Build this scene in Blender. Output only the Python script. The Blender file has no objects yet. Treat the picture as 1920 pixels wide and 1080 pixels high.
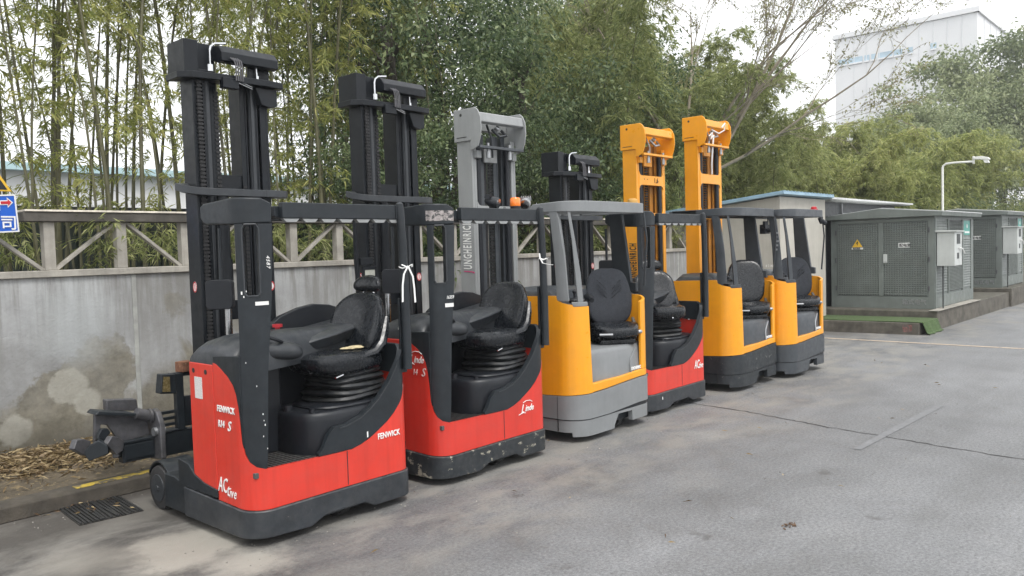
import bpy, math, random
import numpy as np
from mathutils import Vector, Matrix

R = math.radians
C = bpy.context.scene.collection
rng = np.random.default_rng(7)
random.seed(7)

# ------------------------------------------------------------------ materials
MATS = {}
def ramp(nt, stops, interp='LINEAR'):
    n = nt.nodes.new('ShaderNodeValToRGB'); n.color_ramp.interpolation = interp
    while len(n.color_ramp.elements) < len(stops): n.color_ramp.elements.new(.5)
    for e, (p, c) in zip(n.color_ramp.elements, stops):
        e.position = p; e.color = (*c, 1) if len(c) == 3 else c
    return n
def noise(nt, vec, scale, detail=4, rough=.55, dist=0):
    n = nt.nodes.new('ShaderNodeTexNoise'); n.inputs['Scale'].default_value = scale
    n.inputs['Detail'].default_value = detail; n.inputs['Roughness'].default_value = rough
    n.inputs['Distortion'].default_value = dist
    if vec is not None: nt.links.new(vec, n.inputs['Vector'])
    return n
def mixc(nt, fac, a, b, mode='MIX'):
    n = nt.nodes.new('ShaderNodeMix'); n.data_type = 'RGBA'; n.blend_type = mode
    for s, v in ((n.inputs[0], fac), (n.inputs[6], a), (n.inputs[7], b)):
        if isinstance(v, (int, float)): s.default_value = v
        elif isinstance(v, tuple): s.default_value = (*v, 1)
        else: nt.links.new(v, s)
    return n.outputs[2]
def maths(nt, op, a, b=None, c=None, clamp=False):
    n = nt.nodes.new('ShaderNodeMath'); n.operation = op; n.use_clamp = clamp
    for i, v in enumerate((a, b, c)):
        if v is None: continue
        if isinstance(v, (int, float)): n.inputs[i].default_value = v
        else: nt.links.new(v, n.inputs[i])
    return n.outputs[0]
def mapping(nt, vec, scale=(1, 1, 1), loc=(0, 0, 0)):
    n = nt.nodes.new('ShaderNodeMapping'); nt.links.new(vec, n.inputs[0])
    n.inputs['Scale'].default_value = scale; n.inputs['Location'].default_value = loc
    return n.outputs[0]
def newmat(name):
    m = bpy.data.materials.new(name); m.use_nodes = True
    nt = m.node_tree; b = nt.nodes['Principled BSDF']
    co = nt.nodes.new('ShaderNodeTexCoord').outputs['Object']
    return m, nt, b, co
def pmat(name, col, rough=.5, var=.15, scale=5, metal=0, bump=0, bscale=60, dust=0, dustc=(.22, .2, .17),
         chips=None, coat=0, spec=.5, streak=0):
    """painted / moulded surface with tone variation, dust and optional chips"""
    if name in MATS: return MATS[name]
    m, nt, b, co = newmat(name); L = nt.links
    n1 = noise(nt, co, scale, 6, .6)
    lo = tuple(max(0, c * (1 - var)) for c in col); hi = tuple(c * (1 + var) for c in col)
    r = ramp(nt, [(.3, lo), (.7, hi)]); L.new(n1.outputs[0], r.inputs[0]); out = r.outputs[0]
    if streak:
        ns = noise(nt, mapping(nt, co, (14, 14, .8)), 1.5, 4, .6)
        rs = ramp(nt, [(.45, (0, 0, 0)), (.8, (1, 1, 1))]); L.new(ns.outputs[0], rs.inputs[0])
        out = mixc(nt, maths(nt, 'MULTIPLY', rs.outputs[0], streak), out, tuple(c * .55 for c in col))
    if dust:
        n2 = noise(nt, co, scale * 2.3, 8, .7)
        r2 = ramp(nt, [(.42, (0, 0, 0)), (.75, (1, 1, 1))]); L.new(n2.outputs[0], r2.inputs[0])
        g = nt.nodes.new('ShaderNodeNewGeometry'); sx = nt.nodes.new('ShaderNodeSeparateXYZ'); L.new(g.outputs['Normal'], sx.inputs[0])
        up = maths(nt, 'MULTIPLY_ADD', maths(nt, 'MAXIMUM', sx.outputs[2], 0), 1.6, .5)
        out = mixc(nt, maths(nt, 'MULTIPLY', maths(nt, 'MULTIPLY', r2.outputs[0], dust), up, clamp=True), out, dustc)
    if chips:
        cc, th, cs = chips
        n3 = noise(nt, mapping(nt, co, (1, 1, 1.5)), cs, 9, .72)
        r3 = ramp(nt, [(th, (0, 0, 0)), (th + .03, (1, 1, 1))]); L.new(n3.outputs[0], r3.inputs[0])
        out = mixc(nt, r3.outputs[0], out, cc)
    L.new(out, b.inputs['Base Color'])
    rr = ramp(nt, [(.3, (max(.03, rough - .1),) * 3), (.7, (min(1, rough + .12),) * 3)])
    n4 = noise(nt, co, scale * 3, 5, .6); L.new(n4.outputs[0], rr.inputs[0]); L.new(rr.outputs[0], b.inputs['Roughness'])
    b.inputs['Metallic'].default_value = metal
    b.inputs['Specular IOR Level'].default_value = spec
    if coat: b.inputs['Coat Weight'].default_value = coat; b.inputs['Coat Roughness'].default_value = .15
    if bump:
        nb = noise(nt, co, bscale, 6, .6); bn = nt.nodes.new('ShaderNodeBump')
        bn.inputs['Strength'].default_value = bump; bn.inputs['Distance'].default_value = .01
        L.new(nb.outputs[0], bn.inputs['Height']); L.new(bn.outputs[0], b.inputs['Normal'])
    MATS[name] = m
    return m

RED = (.61, .037, .021)
YEL = (.82, .335, .010)
BLK = (.013, .017, .021)
GRY = (.20, .21, .215)
m_red = pmat('red paint', RED, .38, .10, 3, dust=.26, dustc=(.30, .12, .10), bump=.05, bscale=9, coat=.15, streak=.30, chips=((.10, .03, .025), .705, 22))
m_yel = pmat('yellow paint', YEL, .36, .08, 3, dust=.22, dustc=(.42, .22, .06), chips=((.2, .12, .05), .73, 24), bump=.03, bscale=9, coat=.2, streak=.15)
m_blk = pmat('black steel', BLK, .40, .25, 6, dust=.22, dustc=(.075, .078, .08), bump=.06, bscale=40, spec=.4, chips=((.16, .155, .15), .76, 40))
m_mst = pmat('mast black steel', (.006, .008, .011), .38, .3, 5, dust=.10, dustc=(.05, .048, .045), bump=.05, bscale=40, spec=.3)
m_blk2 = pmat('black steel scuffed', BLK, .5, .25, 6, dust=.35, dustc=(.16, .155, .14), bump=.12, bscale=30, chips=((.30, .285, .23), .575, 6.5))
m_blk3 = pmat('black steel worn', BLK, .5, .25, 6, dust=.35, dustc=(.13, .135, .13), bump=.1, bscale=30, chips=((.22, .22, .20), .62, 10))
m_pla = pmat('dark moulded plastic', (.010, .012, .016), .40, .15, 8, bump=.15, bscale=240, dust=.12, dustc=(.07, .07, .07), spec=.4)
m_pla2 = pmat('grey moulded plastic', (.026, .030, .035), .38, .15, 6, bump=.1, bscale=200, dust=.2, dustc=(.14, .14, .135))
m_vin = pmat('black vinyl', (.008, .010, .013), .27, .2, 9, bump=.05, bscale=30, dust=.06, dustc=(.1, .1, .1))
m_fab = pmat('dark seat fabric', (.026, .030, .038), .8, .2, 30, bump=.35, bscale=400)
m_rub = pmat('black rubber', (.016, .016, .017), .7, .3, 12, bump=.2, bscale=60, dust=.3, dustc=(.07, .065, .06))
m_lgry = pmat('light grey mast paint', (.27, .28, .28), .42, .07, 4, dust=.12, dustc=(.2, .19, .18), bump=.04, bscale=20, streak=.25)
m_bmp = pmat('scuffed bumper steel', (.022, .026, .031), .45, .3, 5, dust=.55, dustc=(.10, .10, .10), bump=.15, bscale=30, chips=((.17, .16, .15), .69, 24))
m_gry = pmat('grey paint', GRY, .42, .08, 4, dust=.15, dustc=(.15, .14, .13), bump=.04, bscale=20, streak=.2)
m_gryd = pmat('dark grey paint', (.045, .052, .06), .42, .18, 5, dust=.3, dustc=(.14, .14, .135), bump=.06, bscale=20)
m_chr = pmat('chrome', (.62, .63, .64), .18, .1, 9, metal=1)
m_alu = pmat('dull steel', (.38, .39, .40), .4, .15, 9, metal=.8)
m_wht = pmat('white label', (.72, .72, .70), .5, .08, 30)
m_lab = pmat('printed label', (.62, .6, .58), .5, .3, 160, chips=((.25, .1, .1), .62, 120))
m_ink = pmat('white lettering', (.78, .78, .76), .5, .05, 30)
m_wred = pmat('pale red lettering', (.75, .6, .57), .5, .05, 30)
m_kink = pmat('black lettering', (.02, .02, .02), .5, .05, 30)
m_mag = pmat('magenta lettering', (.5, .02, .14), .5, .05, 30)
m_org = pmat('orange lens', (.95, .22, .02), .2, .1, 9, coat=.5)
m_knob = pmat('red knob', (.5, .02, .03), .35, .1, 9)
m_foam = pmat('torn seat foam', (.5, .42, .25), .9, .45, 30, bump=.8, bscale=60)
m_mat = pmat('grey rubber floor mat', (.07, .075, .075), .65, .3, 10, bump=.4, bscale=50, dust=.5, dustc=(.13, .12, .11))
m_rib = pmat('white ribbon', (.8, .8, .78), .6, .06, 30)
m_gal = pmat('weathered steel', (.09, .09, .098), .5, .35, 12, metal=.4, dust=.3, bump=.2, bscale=60)
m_conc = pmat('weathered concrete', (.36, .34, .30), .88, .28, 4, bump=.4, bscale=40, dust=.4, dustc=(.17, .15, .12), streak=.5)
m_concd = pmat('mossy dark concrete', (.10, .09, .075), .9, .4, 5, bump=.5, bscale=30, dust=.4, dustc=(.05, .06, .03), streak=.4)
m_railtop = pmat('pale metal capping', (.75, .70, .60), .6, .3, 12, dust=.4, dustc=(.25, .12, .08))
m_cab = pmat('grey green cabinet paint', (.155, .175, .162), .5, .15, 2.5, dust=.2, dustc=(.1, .1, .08), bump=.05, bscale=20, streak=.2)
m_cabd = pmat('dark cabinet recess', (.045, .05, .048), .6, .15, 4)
m_cabl = pmat('light control box paint', (.50, .52, .50), .45, .08, 3, dust=.12, streak=.2)
m_turf = pmat('green artificial turf', (.055, .10, .03), .95, .45, 30, bump=1.0, bscale=160, dust=.75, dustc=(.10, .13, .06))
m_shed = pmat('grey beige render', (.45, .43, .38), .85, .08, 3, bump=.2, bscale=60, streak=.25)
m_blue = pmat('pale blue roofing', (.28, .42, .52), .5, .12, 5)
m_dgw = pmat('dark panel', (.05, .055, .06), .5, .2, 5)
m_roofw = pmat('pale roof edge', (.55, .56, .55), .5, .15, 7)
m_bld = pmat('pale cladding', (.74, .745, .75), .6, .03, .3)
m_bwj = pmat('cladding joint', (.68, .69, .70), .6, .05, 1)
m_bwin = pmat('blue grey window glass', (.42, .54, .62), .2, .15, 1)
m_lamp = pmat('off white pole paint', (.72, .72, .68), .45, .08, 7)
m_sblue = pmat('blue sign enamel', (.01, .10, .50), .4, .06, 7)
m_sblk = pmat('black sign face', (.012, .012, .014), .45, .2, 7)
m_syel = pmat('yellow sign edge', (.7, .42, .03), .5, .1, 7)
m_cyan = pmat('pale cyan trim', (.45, .62, .66), .5, .1, 3)

def leafmat(name, cols, trans=.4):
    m, nt, b, co = newmat(name); L = nt.links
    a = nt.nodes.new('ShaderNodeAttribute'); a.attribute_name = 'tone'
    oi = nt.nodes.new('ShaderNodeObjectInfo')
    n = noise(nt, co, .9, 3)
    f = maths(nt, 'ADD', maths(nt, 'MULTIPLY', a.outputs['Fac'], .70), maths(nt, 'MULTIPLY', n.outputs[0], .30))
    f = maths(nt, 'ADD', f, maths(nt, 'MULTIPLY', oi.outputs['Random'], .16))
    r = ramp(nt, [(i / (len(cols) - 1), c) for i, c in enumerate(cols)]); L.new(f, r.inputs[0])
    L.new(r.outputs[0], b.inputs['Base Color']); b.inputs['Roughness'].default_value = .48
    b.inputs['Specular IOR Level'].default_value = .4
    t = nt.nodes.new('ShaderNodeBsdfTranslucent'); L.new(r.outputs[0], t.inputs[0])
    mx = nt.nodes.new('ShaderNodeMixShader'); mx.inputs[0].default_value = trans
    L.new(b.outputs[0], mx.inputs[1]); L.new(t.outputs[0], mx.inputs[2])
    L.new(mx.outputs[0], nt.nodes['Material Output'].inputs[0])
    return m
m_lbam = leafmat('bamboo leaf', [(.09, .12, .03), (.18, .22, .06), (.31, .34, .10), (.47, .46, .16), (.56, .48, .22)], .5)
m_ldrk = leafmat('dark tree leaf', [(.022, .042, .02), (.05, .085, .038), (.11, .16, .07), (.23, .28, .13), (.42, .46, .25)], .42)
m_lmid = leafmat('grey green bamboo leaf', [(.06, .085, .03), (.14, .18, .06), (.28, .32, .115), (.45, .47, .20), (.60, .58, .32)], .48)
m_lyel = leafmat('yellow green bamboo leaf', [(.07, .10, .03), (.18, .22, .07), (.32, .36, .12), (.50, .51, .20), (.64, .60, .32)], .48)
m_lfar = leafmat('far tree leaf', [(.07, .10, .05), (.13, .17, .08), (.21, .25, .12), (.31, .345, .18), (.42, .44, .26)], .3)
m_lit = leafmat('dry leaf', [(.03, .02, .012), (.08, .052, .025), (.18, .125, .06), (.36, .28, .15), (.13, .07, .035)], .1)
m_culm = pmat('bamboo culm', (.105, .10, .05), .5, .5, 4, dust=.3, dustc=(.20, .19, .15))
m_bark = pmat('dark bark', (.06, .05, .04), .9, .4, 9, bump=.6, bscale=30)
m_barkl = pmat('pale bark', (.22, .19, .14), .85, .3, 9, bump=.3, bscale=30)

# ------------------------------------------------------------------ mesh helpers
def rot_to(d):
    return Vector(d).normalized().to_track_quat('Z', 'Y').to_matrix()
class M:
    def __init__(s): s.v = []; s.f = []
    def add(s, vs, fs):
        o = len(s.v); s.v += [tuple(p) for p in vs]; s.f += [tuple(i + o for i in f) for f in fs]; return s
    def box(s, x0, x1, y0, y1, z0, z1, T=None):
        vs = [Vector(p) for p in ((x0, y0, z0), (x1, y0, z0), (x1, y1, z0), (x0, y1, z0), (x0, y0, z1), (x1, y0, z1), (x1, y1, z1), (x0, y1, z1))]
        if T is not None: vs = [T @ p for p in vs]
        return s.add(vs, [(0, 3, 2, 1), (4, 5, 6, 7), (0, 1, 5, 4), (1, 2, 6, 5), (2, 3, 7, 6), (3, 0, 4, 7)])
    def prism(s, pts, ax, a, b, T=None):
        n = len(pts)
        # orient the polygon so that its extrusion normal points to +ax
        ar = sum(pts[i][0] * pts[(i + 1) % n][1] - pts[(i + 1) % n][0] * pts[i][1] for i in range(n))
        if (ar < 0) != (ax == 'y'): pts = pts[::-1]
        def P(p, t): return {'x': (t, p[0], p[1]), 'y': (p[0], t, p[1]), 'z': (p[0], p[1], t)}[ax]
        vs = [Vector(P(p, a)) for p in pts] + [Vector(P(p, b)) for p in pts]
        if T is not None: vs = [T @ p for p in vs]
        fs = [tuple(range(n))[::-1], tuple(range(n, 2 * n))] + [(i, (i + 1) % n, n + (i + 1) % n, n + i) for i in range(n)]
        return s.add(vs, fs)
    def tube(s, pts, r, n=8, cap=True):
        pts = [Vector(p) for p in pts]; k = len(pts)
        rs = r if isinstance(r, (list, tuple)) else [r] * k
        vs = []; up = None
        for i, p in enumerate(pts):
            d = (pts[min(i + 1, k - 1)] - pts[max(i - 1, 0)])
            if d.length < 1e-9: d = Vector((0, 0, 1))
            d.normalize()
            if up is None: up = d.orthogonal().normalized()
            a = (up - d * up.dot(d)); a = a.normalized() if a.length > 1e-6 else d.orthogonal().normalized()
            up = a; b = d.cross(a)
            for j in range(n):
                t = 2 * math.pi * j / n; vs.append(p + (a * math.cos(t) + b * math.sin(t)) * rs[i])
        fs = [(i * n + j, i * n + (j + 1) % n, (i + 1) * n + (j + 1) % n, (i + 1) * n + j) for i in range(k - 1) for j in range(n)]
        if cap: fs += [tuple(range(n))[::-1], tuple(range((k - 1) * n, k * n))]
        return s.add(vs, fs)
    def cyl(s, p0, p1, r, n=20): return s.tube([p0, p1], r, n)
    def rings(s, rings, cap=True):
        n = len(rings[0]); k = len(rings)
        vs = [p for r in rings for p in r]
        fs = [(i * n + j, i * n + (j + 1) % n, (i + 1) * n + (j + 1) % n, (i + 1) * n + j) for i in range(k - 1) for j in range(n)]
        if cap: fs += [tuple(range(n))[::-1], tuple(range((k - 1) * n, k * n))]
        return s.add(vs, fs)
    def pillow(s, c, r, e=2.6, T=None, nu=24, nv=12, f=None):
        """super-ellipsoid cushion"""
        def pw(x, p): return math.copysign(abs(x) ** p, x)
        rg = []
        for i in range(nv + 1):
            ph = -math.pi / 2 + math.pi * i / nv
            ph = max(-math.pi / 2 + .02, min(math.pi / 2 - .02, ph))
            ring = []
            for j in range(nu):
                t = 2 * math.pi * j / nu
                q = Vector((r[0] * pw(math.cos(ph), 2 / e) * pw(math.cos(t), 2 / e), r[1] * pw(math.cos(ph), 2 / e) * pw(math.sin(t), 2 / e), r[2] * pw(math.sin(ph), 2 / e)))
                if f: q = f(q)
                if T is not None: q = T @ q
                ring.append(q + Vector(c))
            rg.append(ring)
        return s.rings(rg)
    def build(s, name, mat, parent=None, bevel=0, smooth=True, seg=2, ang=35):
        me = bpy.data.meshes.new(name); me.from_pydata([tuple(p) for p in s.v], [], s.f); me.update()
        me.materials.append(mat)
        if smooth:
            me.polygons.foreach_set('use_smooth', [True] * len(me.polygons))
            me.set_sharp_from_angle(angle=R(ang))
        o = bpy.data.objects.new(name, me); C.objects.link(o)
        if parent: o.parent = parent
        if bevel:
            b = o.modifiers.new('bevel', 'BEVEL'); b.width = bevel; b.segments = seg; b.limit_method = 'ANGLE'; b.angle_limit = R(ang)
            b.harden_normals = smooth
        return o
def tag(o, label=None, cat=None, group=None, kind=None):
    if label: o['label'] = label
    if cat: o['category'] = cat
    if group: o['group'] = group
    if kind: o['kind'] = kind
    return o
def empty(name, loc=(0, 0, 0), rz=0, label=None, cat=None, group=None):
    o = bpy.data.objects.new(name, None); C.objects.link(o); o.location = loc; o.rotation_euler.z = rz
    return tag(o, label, cat, group)
def copy_tree(o, parent=None):
    c = o.copy(); C.objects.link(c); c.parent = parent
    for ch in o.children: copy_tree(ch, c)
    return c
def text(name, body, h, loc, X, Y, mat, parent=None, shear=0, bold=0, ext=.0015, sx=1, space=1, align='LEFT'):
    """flat lettering as a mesh; X = reading direction, Y = letter-up direction"""
    cu = bpy.data.curves.new(name, 'FONT'); cu.body = body; cu.size = h * 1.38; cu.shear = shear; cu.offset = bold
    cu.extrude = ext; cu.resolution_u = 2; cu.space_character = space; cu.align_x = align
    t = bpy.data.objects.new(name, cu); C.objects.link(t); bpy.context.view_layer.update()
    dg = bpy.context.evaluated_depsgraph_get()
    me = bpy.data.meshes.new_from_object(t.evaluated_get(dg)); bpy.data.objects.remove(t)
    X = Vector(X); Y = Vector(Y); N = X.cross(Y)
    T = Matrix((X * sx, Y, N)).transposed().to_4x4(); T.translation = Vector(loc)
    me.transform(T); me.materials.clear(); me.materials.append(mat)
    o = bpy.data.objects.new(name, me); C.objects.link(o)
    if parent: o.parent = parent
    return o

class Path:
    """plan outline of a truck body: starts on the left side, runs round the rear to the right side"""
    def __init__(s, W, rl, rr, L=.9):
        P = [(0, L), (0, rl)]
        for k in range(1, 11): a = k / 10 * math.pi / 2; P.append((rl - rl * math.cos(a), rl - rl * math.sin(a)))
        P.append((W - rr, 0))
        for k in range(1, 9): a = k / 8 * math.pi / 2; P.append((W - rr + rr * math.sin(a), rr - rr * math.cos(a)))
        P.append((W, L)); s.P = np.array(P)
        d = np.diff(s.P, axis=0); s.l = np.hypot(d[:, 0], d[:, 1]); s.s = np.concatenate([[0], np.cumsum(s.l)]); s.T = s.s[-1]
        n = np.stack([d[:, 1], -d[:, 0]], 1) / s.l[:, None]       # outward normal (path runs counter-clockwise seen from above)
        vn = np.zeros_like(s.P); vn[0] = n[0]; vn[-1] = n[-1]; vn[1:-1] = n[1:] + n[:-1]
        vn /= np.hypot(vn[:, 0], vn[:, 1])[:, None]; s.n = vn
    def at(s, q, off=0):
        x = np.interp(q, s.s, s.P[:, 0]); y = np.interp(q, s.s, s.P[:, 1])
        a = np.interp(q, s.s, s.n[:, 0]); b = np.interp(q, s.s, s.n[:, 1]); l = math.hypot(a, b)
        return (x + a / l * off, y + b / l * off)
    def samples(s, a, b, extra=(), step=.05):
        q = [a, b] + [v for v in s.s if a < v < b] + [v for v in extra if a < v < b]
        q = sorted(set(round(v, 4) for v in q)); o = [q[0]]
        for v in q[1:]:
            k = max(1, int((v - o[-1]) / step))
            o += [o[-1] + (v - o[-1]) * (i + 1) / k for i in range(k)] if k > 1 else [v]
        return o
def prof(p, q):
    if isinstance(p, (int, float)): return p
    return float(np.interp(q, [a for a, _ in p], [b for _, b in p]))
def wrap(m, path, a, b, lo, hi, off=0, t=.03, extra=()):
    ex = list(extra)
    for p in (lo, hi):
        if not isinstance(p, (int, float)): ex += [x for x, _ in p]
    S = [q for q in path.samples(a, b, ex)]
    rg = []
    for q in S:
        zl = prof(lo, q); zh = max(prof(hi, q), zl + .001)
        xo, yo = path.at(q, off); xi, yi = path.at(q, off - t)
        rg.append([(xo, yo, zl), (xi, yi, zl), (xi, yi, zh), (xo, yo, zh)])
    return m.rings(rg)
def wrapz(m, path, rows, off=0, t=.04, n=6):
    """panel whose left/right edges vary with height: rows = [(z, s0, s1)]"""
    O = []; I = []
    for z, a, b in rows:
        O.append([(*path.at(a + (b - a) * j / n, off), z) for j in range(n + 1)])
        I.append([(*path.at(a + (b - a) * j / n, off - t), z) for j in range(n + 1)])
    k = n + 1; vs = [p for r in O for p in r] + [p for r in I for p in r]; o = len(rows) * k; fs = []
    for i in range(len(rows) - 1):
        for j in range(n):
            a = i * k + j; fs.append((a, a + 1, a + k + 1, a + k)); fs.append((o + a, o + a + k, o + a + k + 1, o + a + 1))
        a = i * k; fs.append((a, a + k, o + a + k, o + a)); a = i * k + n; fs.append((a, o + a, o + a + k, a + k))
    for j in range(n):
        fs.append((j, o + j, o + j + 1, j + 1)); a = (len(rows) - 1) * k + j; fs.append((a, a + 1, o + a + 1, o + a))
    return m.add(vs, fs)
def arc(cx, cy, r, a0, a1, n=8):
    return [(cx + r * math.cos(R(a0 + (a1 - a0) * i / n)), cy + r * math.sin(R(a0 + (a1 - a0) * i / n))) for i in range(n + 1)]
def rrect(x0, x1, y0, y1, r, n=5):
    return arc(x1 - r, y0 + r, r, -90, 0, n) + arc(x1 - r, y1 - r, r, 0, 90, n) + arc(x0 + r, y1 - r, r, 90, 180, n) + arc(x0 + r, y0 + r, r, 180, 270, n)

# ------------------------------------------------------------------ lift trucks, type A (red, seat in profile)
REDTOP = [(.46, 1.155), (.52, 1.145), (.58, 1.118), (.663, 1.068), (.72, 1.02), (.75, .965), (.768, .89), (.778, .81), (.783, .74), (.79, .66),
          (.81, .59), (.837, .545), (.88, .512), (.938, .495), (1.468, .487), (1.60, .487), (1.68, .505), (1.76, .535), (1.835, .575),
          (1.92, .625), (1.983, .676), (2.04, .74), (2.1, .82), (2.188, .94), (3, .98)]
def hang_hoses(parent, x, y, z, up=1):
    m = M(); m.tube([(x, y, z), (x, y, z + .13), (x + .01, y, z + .165), (x + .04, y - .005, z + .19), (x + .12, y - .02, z + .2)], .009, 8)
    m.cyl((x, y, z - .02), (x, y, z + .03), .022, 10)
    m.build('hose', m_chr, parent)
    m = M()
    for i in range(4):
        q = x + .16 + i * .018
        m.tube([(q - .03, y - .06, z + .09), (q - .005, y - .075, z + .07), (q, y - .085, z + .02), (q, y - .085, z - .08)], .006, 6)
    m.build('hose', m_gal, parent)
def ladder(m, x0, x1, y, z0, z1, step, th=.012):
    z = z0
    while z < z1:
        m.box(x0, x1, y - .012, y + .006, z, z + step * .55); z += step
def linde_mast(root, ml, mr, my, top, black, lower=2.33):
    """black triple mast: paired channel rails, chain strips, top head beam, lower curved cross member"""
    e = empty('mast'); e.parent = root
    d = .18; w = mr - ml
    m = M()
    for a, s in ((ml, 1), (mr, -1)):
        def bx(x0, x1, *r): m.box(min(a + s * x0, a + s * x1), max(a + s * x0, a + s * x1), *r)
        bx(0, .02, my, my + d, .08, top - .26); bx(.02, .07, my, my + .02, .08, top - .26); bx(.02, .07, my + d - .02, my + d, .08, top - .26)
        bx(.085, .10, my + .01, my + d + .05, .12, top - .22); bx(.10, .145, my + .012, my + .028, .12, top - .22)
        bx(.10, .145, my + d + .03, my + d + .05, .12, top - .22)
        bx(.16, .175, my + .04, my + d + .1, .16, top - .2); bx(.175, .215, my + .045, my + .06, .16, top - .2)
    m.build('mast_rail', black, e, .003)
    for x0, x1, yy, z0, z1, st_ in ((ml + .026, ml + .066, my - .012, 1.0, top - .3, .028), (ml + .19, ml + .225, my + .05, .9, top - .35, .032), (mr - .215, mr - .185, my + .05, .9, lower + .05, .032)):
        m = M(); m.box(x0 + .004, x1 - .004, yy - .002, yy + .004, z0, z1); ladder(m, x0, x1, yy, z0, z1, st_); m.build('chain', m_rub, e, 0, False)
    for cx in (ml + .125, mr - .125):
        m = M(); m.cyl((cx, my + .035, 1.0), (cx, my + .035, top - .28), .027, 16); m.build('cylinder', m_pla2, e)
    # free-lift cylinder with its bright rod
    m = M(); cx = ml + .17; m.cyl((cx, my - .06, 1.72), (cx, my - .06, 2.3), .042, 16); m.cyl((cx, my - .06, 1.66), (cx, my - .06, 1.82), .052, 16)
    m.build('cylinder', black, e)
    m = M(); m.cyl((cx, my - .06, 1.2), (cx, my - .06, 1.67), .03, 16); m.build('piston_rod', m_chr, e)
    # cross members
    for b6 in ((ml + .02, mr - .02, my + .06, my + .09, lower - .03, lower + .14), (ml + .02, mr - .02, my + .09, my + .13, .4, .62), (ml + .07, mr - .07, my + .1, my + .12, 1.35, 1.5)):
        m = M(); m.box(*b6); m.build('crossbar', black, e, .004)
    # top head
    m = M()
    m.box(ml - .06, ml + .05, my - .02, my + .24, top - .26, top); m.box(ml + .05, ml + .22, my + .06, my + .2, top - .2, top + .005)
    m.prism([(ml - .09, my + .22), (ml - .1, my + .02), (ml - .02, my - .06), (ml + .18, my - .09), (mr - .05, my - .10), (mr + .10, my - .08), (mr + .12, my + .02), (mr + .02, my + .06), (ml + .1, my + .08)], 'z', top - .285, top - .235)
    m.prism([(my + .13, top + .0), (my - .03, top - .012), (my - .085, top - .07), (my - .085, top - .135), (my - .03, top - .145), (my + .1, top - .1)], 'x', ml + .20, mr + .06)
    m.box(mr - .16, mr - .10, my - .01, my + .02, top - .25, top - .1)
    m.box(mr - .06, mr + .04, my + .02, my + .16, top - .24, top - .02)
    m.prism([(mr - .13, top - .29), (mr + .06, top - .29), (mr + .06, top - .42), (mr, top - .44), (mr - .08, top - .42)], 'y', my - .05, my + .1)
    m.box(ml + .19, ml + .32, my - .11, my - .05, top - .34, top - .26)
    m.cyl((ml + .0, my + .02, top - .225), (ml + .17, my + .02, top - .225), .028, 10)
    m.build('mast_head', black, e, .006)
    hang_hoses(e, ml + .13, my - .04, top - .2)
    m = M(); m.cyl((mr - .10, my - .03, top - .24), (mr - .105, my - .03, top - .09), .007, 8); m.cyl((mr - .10, my - .03, top - .24), (mr - .10, my - .03, top - .2), .014, 8)
    m.cyl((ml + .32, my - .09, top - .27), (ml + .45, my - .07, top - .3), .006, 6); m.cyl((ml + .32, my - .09, top - .285), (ml + .45, my - .07, top - .315), .006, 6)
    m.build('bolt', m_chr, e)
    # lower curved member bowed towards the driver
    P = []
    for u, v in ((-.10, .14), (-.085, .06), (-.02, -.04), (.09, -.10), (.24, -.12), (.38, -.10), (.5, -.12), (w * .82, -.13), (w + .04, -.12), (w + .10, -.08), (w + .12, -.02), (w + .06, .03), (w + .03, .12)):
        P.append((ml + u, my + v))
    inner = [(ml + .0, my + .14), (ml + .0, my + .02), (ml + .08, my - .045), (mr - .06, my - .06), (mr + .03, my - .03), (mr + .0, my + .12)]
    m = M()
    outer = P; k = len(outer)
    rg = []
    for i, (x, y) in enumerate(outer):
        j = i / (k - 1) * (len(inner) - 1); a = int(min(j, len(inner) - 2)); f = j - a
        xi = inner[a][0] * (1 - f) + inner[a + 1][0] * f; yi = inner[a][1] * (1 - f) + inner[a + 1][1] * f
        z = lower + .02 + .05 * max(0, 1 - i / 3) ** 1.5
        rg.append([(x, y, z - .055), (xi, yi, z - .055), (xi, yi, z), (x, y, z)])
    m.rings(rg); m.build('guard_bar', m_pla2, e, .004)
    # warning stickers on the rails
    for (x, y, z, n) in ((ml - .002, my + .09, 1.62, 'x'), (mr - .035, my - .002, 1.6, 'y')):
        m = M()
        pts = arc(0, 0, .034, 0, 342, 19)
        if n == 'x': m.prism([(y + a * .8, z + b * 1.2) for a, b in pts], 'x', x - .002, x)
        else: m.prism([(x + a * .8, z + b * 1.1) for a, b in pts], 'y', y - .002, y)
        q = m.build('sticker', m_wht, e, 0, False)
        m = M()
        if n == 'x':
            for th in np.linspace(0, 2 * math.pi, 18)[:-1]:
                m.box(x - .0035, x - .002, y + .8 * .03 * math.cos(th) - .004, y + .8 * .03 * math.cos(th) + .004, z + 1.2 * .03 * math.sin(th) - .005, z + 1.2 * .03 * math.sin(th) + .005)
            m.box(x - .0035, x - .002, y - .004, y + .004, z - .02, z + .02)
        else:
            for th in np.linspace(0, 2 * math.pi, 18)[:-1]:
                m.box(x + .8 * .03 * math.cos(th) - .004, x + .8 * .03 * math.cos(th) + .004, y - .0035, y - .002, z + 1.1 * .03 * math.sin(th) - .005, z + 1.1 * .03 * math.sin(th) + .005)
            m.box(x - .004, x + .004, y - .0035, y - .002, z - .02, z + .02)
        m.build('symbol', m_knob, q, 0, False)
    return e

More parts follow.
